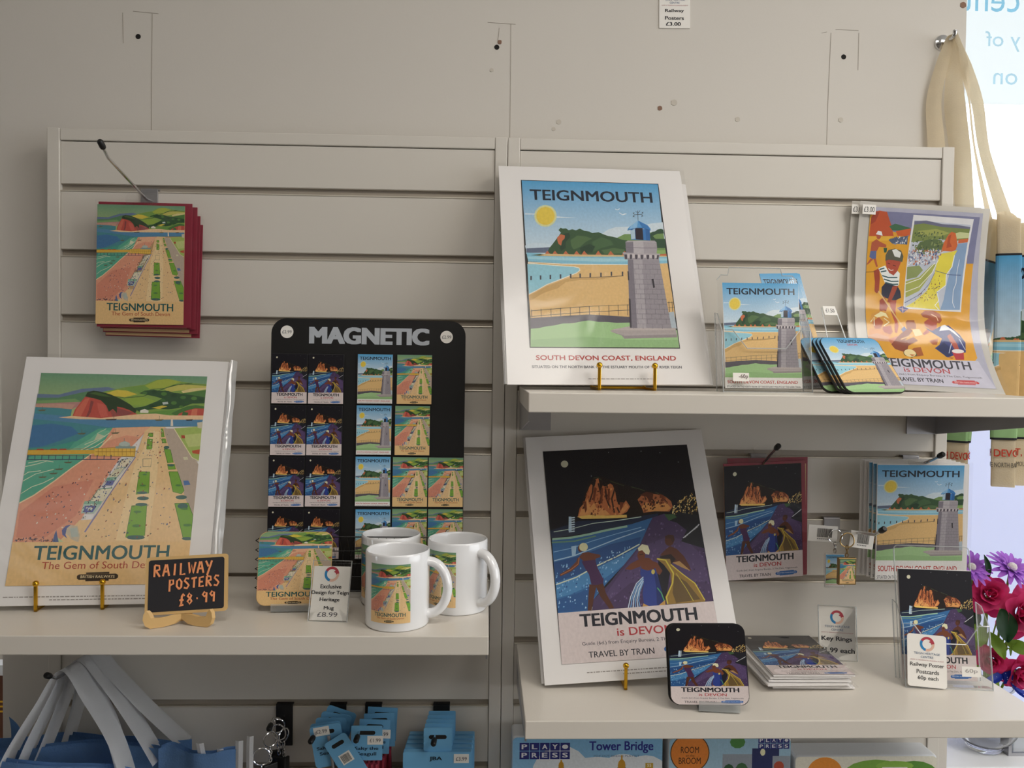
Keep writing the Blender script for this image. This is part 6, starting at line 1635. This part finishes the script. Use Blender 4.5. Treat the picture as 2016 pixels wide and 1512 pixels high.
# ---------------------------------------------------------------- window display: board, vase, flowers
tag(obj('display_board', newbox(.80, 1.60, .40, .406, .7652, 1.44, bev=.001), 'lavender'), 'pale board standing in the window behind the flowers, lavender from a painted light veil', 'board')
vx, vy = .950, .235
vs = empty('glass_vase', (vx, vy, .7652), 'round clear glass bowl vase on the window sill', 'vase')
b = bmesh.new(); arc = range(35, 141, 7)
pr = [(0, .0), (.026, .0), (.030, .002)] + [(.062 * math.sin(R(a)), .064 - .062 * math.cos(R(a))) for a in arc] + [(.043, .1175), (.047, .124), (.0450, .1245), (.041, .118)] + [(.0597 * math.sin(R(a)), .0645 - .0592 * math.cos(R(a))) for a in reversed(arc)] + [(.026, .0125), (0, .0115)]
lathe(b, pr, 44); obj('bowl', b, 'vase_glass', vs, smooth=True)
b = bmesh.new(); tube(b, [(.048 * math.cos(2 * PI * k / 36), .048 * math.sin(2 * PI * k / 36), .124) for k in range(36)], .0018, 8, closed=True); obj('rim', b, 'acrylic_edge', vs, smooth=True)
def petal(bm, az, tilt, L, wd, base, cup, z0):
    """one petal: cupped rounded patch springing from the flower's axis"""
    n = 5; ca, sa = math.cos(az), math.sin(az); V = []
    for j in range(n + 1):
        v = j / n; hw = wd * math.sin(PI * (.12 + .80 * v)) ** .7; row = []
        for i in range(n + 1):
            u = i / n * 2 - 1; out = base + L * v * math.cos(tilt + cup * v) ; up = z0 + L * v * math.sin(tilt + cup * v); sx = u * hw; out -= abs(u) ** 2 * hw * .35
            row.append(bm.verts.new((ca * out - sa * sx, sa * out + ca * sx, up + .12 * hw * abs(u) ** 2)))
        V.append(row)
    for j in range(n):
        for i in range(n): bm.faces.new((V[j][i], V[j][i + 1], V[j + 1][i + 1], V[j + 1][i]))
def flower(kind, label, pos, face, r, group):
    t = bpy.data.objects.new(kind, None); COL.objects.link(t); t.location = pos; tag(t, label, 'flower', group)
    q = Vector((0, 0, 1)).rotation_difference(Vector(face).normalized()); t.rotation_mode = 'QUATERNION'; t.rotation_quaternion = q
    rnd = random.Random(int(pos[0] * 1000) + int(pos[2] * 777))
    if kind == 'rose':
        for ring, (n, tilt, L, wd, base, cup) in enumerate(((3, 82, .50, .24, .06, .25), (4, 74, .62, .34, .12, .1), (5, 62, .72, .42, .16, -.1), (5, 46, .82, .50, .20, -.35), (6, 26, .90, .52, .20, -.5))):
            for k in range(n):
                b = bmesh.new(); petal(b, 2 * PI * (k + .37 * ring) / n + rnd.uniform(-.2, .2), R(tilt), L * r, wd * r, base * r, cup, (.18 - .06 * ring) * r); bmesh.ops.solidify(b, geom=b.faces[:], thickness=.0006); obj('petal', b, 'petal_pink', t, smooth=True)
        b = bmesh.new(); bmesh.ops.create_icosphere(b, subdivisions=2, radius=.10 * r); obj('heart', b, 'flower_heart', t, (0, 0, .42 * r))
    else:
        for ring, (n, tilt, L) in enumerate(((15, 14, 1.0), (13, 30, .82), (10, 48, .55))):
            for k in range(n):
                b = bmesh.new(); petal(b, 2 * PI * (k + .5 * ring) / n + rnd.uniform(-.08, .08), R(tilt), L * r, .135 * r, .10 * r, -.25, .02 * r * ring); obj('petal', b, 'petal_purple', t, smooth=True)
        b = bmesh.new(); bmesh.ops.create_icosphere(b, subdivisions=2, radius=.22 * r); obj('heart', b, 'flower_heart', t, (0, 0, .16 * r))
    # stem runs down into the vase
    inv = (Matrix.Translation(pos) @ q.to_matrix().to_4x4()).inverted(); a = Vector(pos); e = Vector((vx + rnd.uniform(-.02, .02), vy + rnd.uniform(-.012, .02), .80 + rnd.uniform(0, .02))); mid = Vector((vx + (a.x - vx) * .35, vy + (a.y - vy) * .35, .90))
    b = bmesh.new(); tube(b, [inv @ p for p in (a, (a + mid) / 2 + Vector((0, .004, .006)), mid, e)], .0022, 7); obj('stem', b, 'leaf_light', t, smooth=True)
    return t
G = 'artificial flowers in the glass vase'
flower('rose', 'magenta rose high on the left beside the postcard holder', (.905, .165, 1.083), (-.25, -.85, .35), .037, G)
flower('rose', 'large magenta rose in the middle of the bunch, facing forward', (.955, .150, 1.056), (.05, -1, .15), .046, G)
flower('rose', 'small magenta rose low on the left', (.912, .160, .967), (-.5, -.7, -.1), .028, G)
flower('rose', 'magenta rose low in the middle above the blue ribbon', (.962, .160, .946), (.1, -1, -.3), .036, G)
flower('rose', 'magenta rose at the right edge between the others', (1.010, .17, 1.010), (.3, -.9, .1), .036, G)
flower('daisy', 'purple daisy topmost on the left', (.876, .172, 1.130), (-.1, -.7, .6), .034, G)
flower('daisy', 'purple daisy topmost on the right', (.950, .172, 1.128), (.15, -.55, .8), .040, G)
def leaf(label, a, d, L, wd, m, group):
    t = empty('leaf_spray', a, label, 'leaf', group); a = Vector(a); d = Vector(d).normalized(); s = d.cross(Vector((0, -1, .2))).normalized(); n = s.cross(d)
    b = bmesh.new(); grid(b, 6, 8, lambda u, v: d * (L * v) + s * ((u - .5) * wd * 2 * math.sin(PI * min(1, v * .95 + .04)) ** .8) + n * (.10 * L * math.sin(v * PI) + abs(u - .5) * wd * .5)); bmesh.ops.solidify(b, geom=b.faces[:], thickness=.0005); obj('blade', b, m, t, smooth=True)
    c = Vector((vx, vy, .86)) - a; b = bmesh.new(); tube(b, [(0, 0, 0), c * .5 + Vector((0, .01, .01)), c], .0014, 6); obj('stalk', b, 'leaf_light', t, smooth=True)
G = 'leaves in the glass vase'
for lab, a, d, L, wd, m in (('dark green leaf hanging between the two upper roses', (.912, .140, 1.065), (.10, -.2, -1), .058, .020, 'leaf_dark'), ('narrow dark leaf standing between the purple daisies', (.905, .165, 1.115), (-.3, -.1, 1), .045, .006, 'leaf_dark'),
    ('pale green leaf left of the low rose', (.885, .165, 1.03), (-.2, -.5, -.6), .045, .014, 'leaf_light'), ('pale green leaf below the dark leaf', (.905, .160, 1.015), (.2, -.5, -.7), .050, .012, 'leaf_light'), ('pale green leaf curling under the middle rose', (.935, .155, 1.00), (.5, -.5, -.2), .045, .012, 'leaf_light'), ('pale green leaf at the heart of the bunch', (.945, .165, .985), (-.3, -.6, .3), .040, .014, 'leaf_light'),
    ('pale cream-green leaf by the right daisy', (.975, .150, 1.10), (.3, -.6, .3), .040, .013, 'leaf_light'), ('dark leaf low on the left by the holder', (.885, .175, 1.06), (-.3, -.3, -.9), .045, .013, 'leaf_dark'), ('dark leaf behind the middle rose', (.985, .18, 1.03), (.4, -.2, -.8), .060, .018, 'leaf_dark'), ('pale leaf drooping over the vase rim', (.92, .170, .935), (-.4, -.5, -.5), .045, .012, 'leaf_light')):
    leaf(lab, a, d, L, wd, m, G)
rb = empty('ribbon_bow', (vx - .02, vy - .075, .930), 'blue polka-dot ribbon tied round the flower stems', 'ribbon')
def rib(name, pts, w):
    o = ribbon(name, pts, w, rb, 'ribbon_blue', .0006, 8)
    P = [Vector(p) for p in pts]; rnd = random.Random(len(pts))
    for i in range(len(P) - 1):
        for k in range(3):
            p = P[i].lerp(P[i + 1], (k + .5) / 3) + Vector((0, -.003, 0)) + Vector(w if not isinstance(w, list) else w[i]) * (.25 if k % 2 else -.25)
            b = bmesh.new(); bmesh.ops.create_icosphere(b, subdivisions=1, radius=.0008); obj('dot', b, 'ribbon_dot', o, p)
rib('tail', [(.012, 0, .010), (-.018, -.008, .002), (-.038, -.012, -.008), (-.052, -.010, -.022)], (.004, -.002, -.016))
rib('loop', [(.010, 0, .008), (.018, -.012, -.012), (.040, -.016, -.024), (.058, -.010, -.014), (.052, -.004, .006), (.030, 0, .010)], (.006, -.004, -.015))
rib('knot', [(.006, -.006, .016), (.010, -.008, .006), (.010, -.006, -.006)], (.016, -.002, .004))
tl = empty('tealight_holder', (1.008, .215, .7652), 'small silvery square holder beside the vase at the right edge', 'candle holder')
b = bmesh.new(); plate(b, [(-.03, 0), (.03, 0), (.03, .05), (.024, .05), (.024, .006), (-.024, .006), (-.024, .05), (-.03, .05)], -.012, .012); obj('frame', b, 'steel', tl); obj('glass_insert', newbox(-.020, .020, -.010, .010, .0062, .055, bev=.002), 'acrylic_edge', tl)
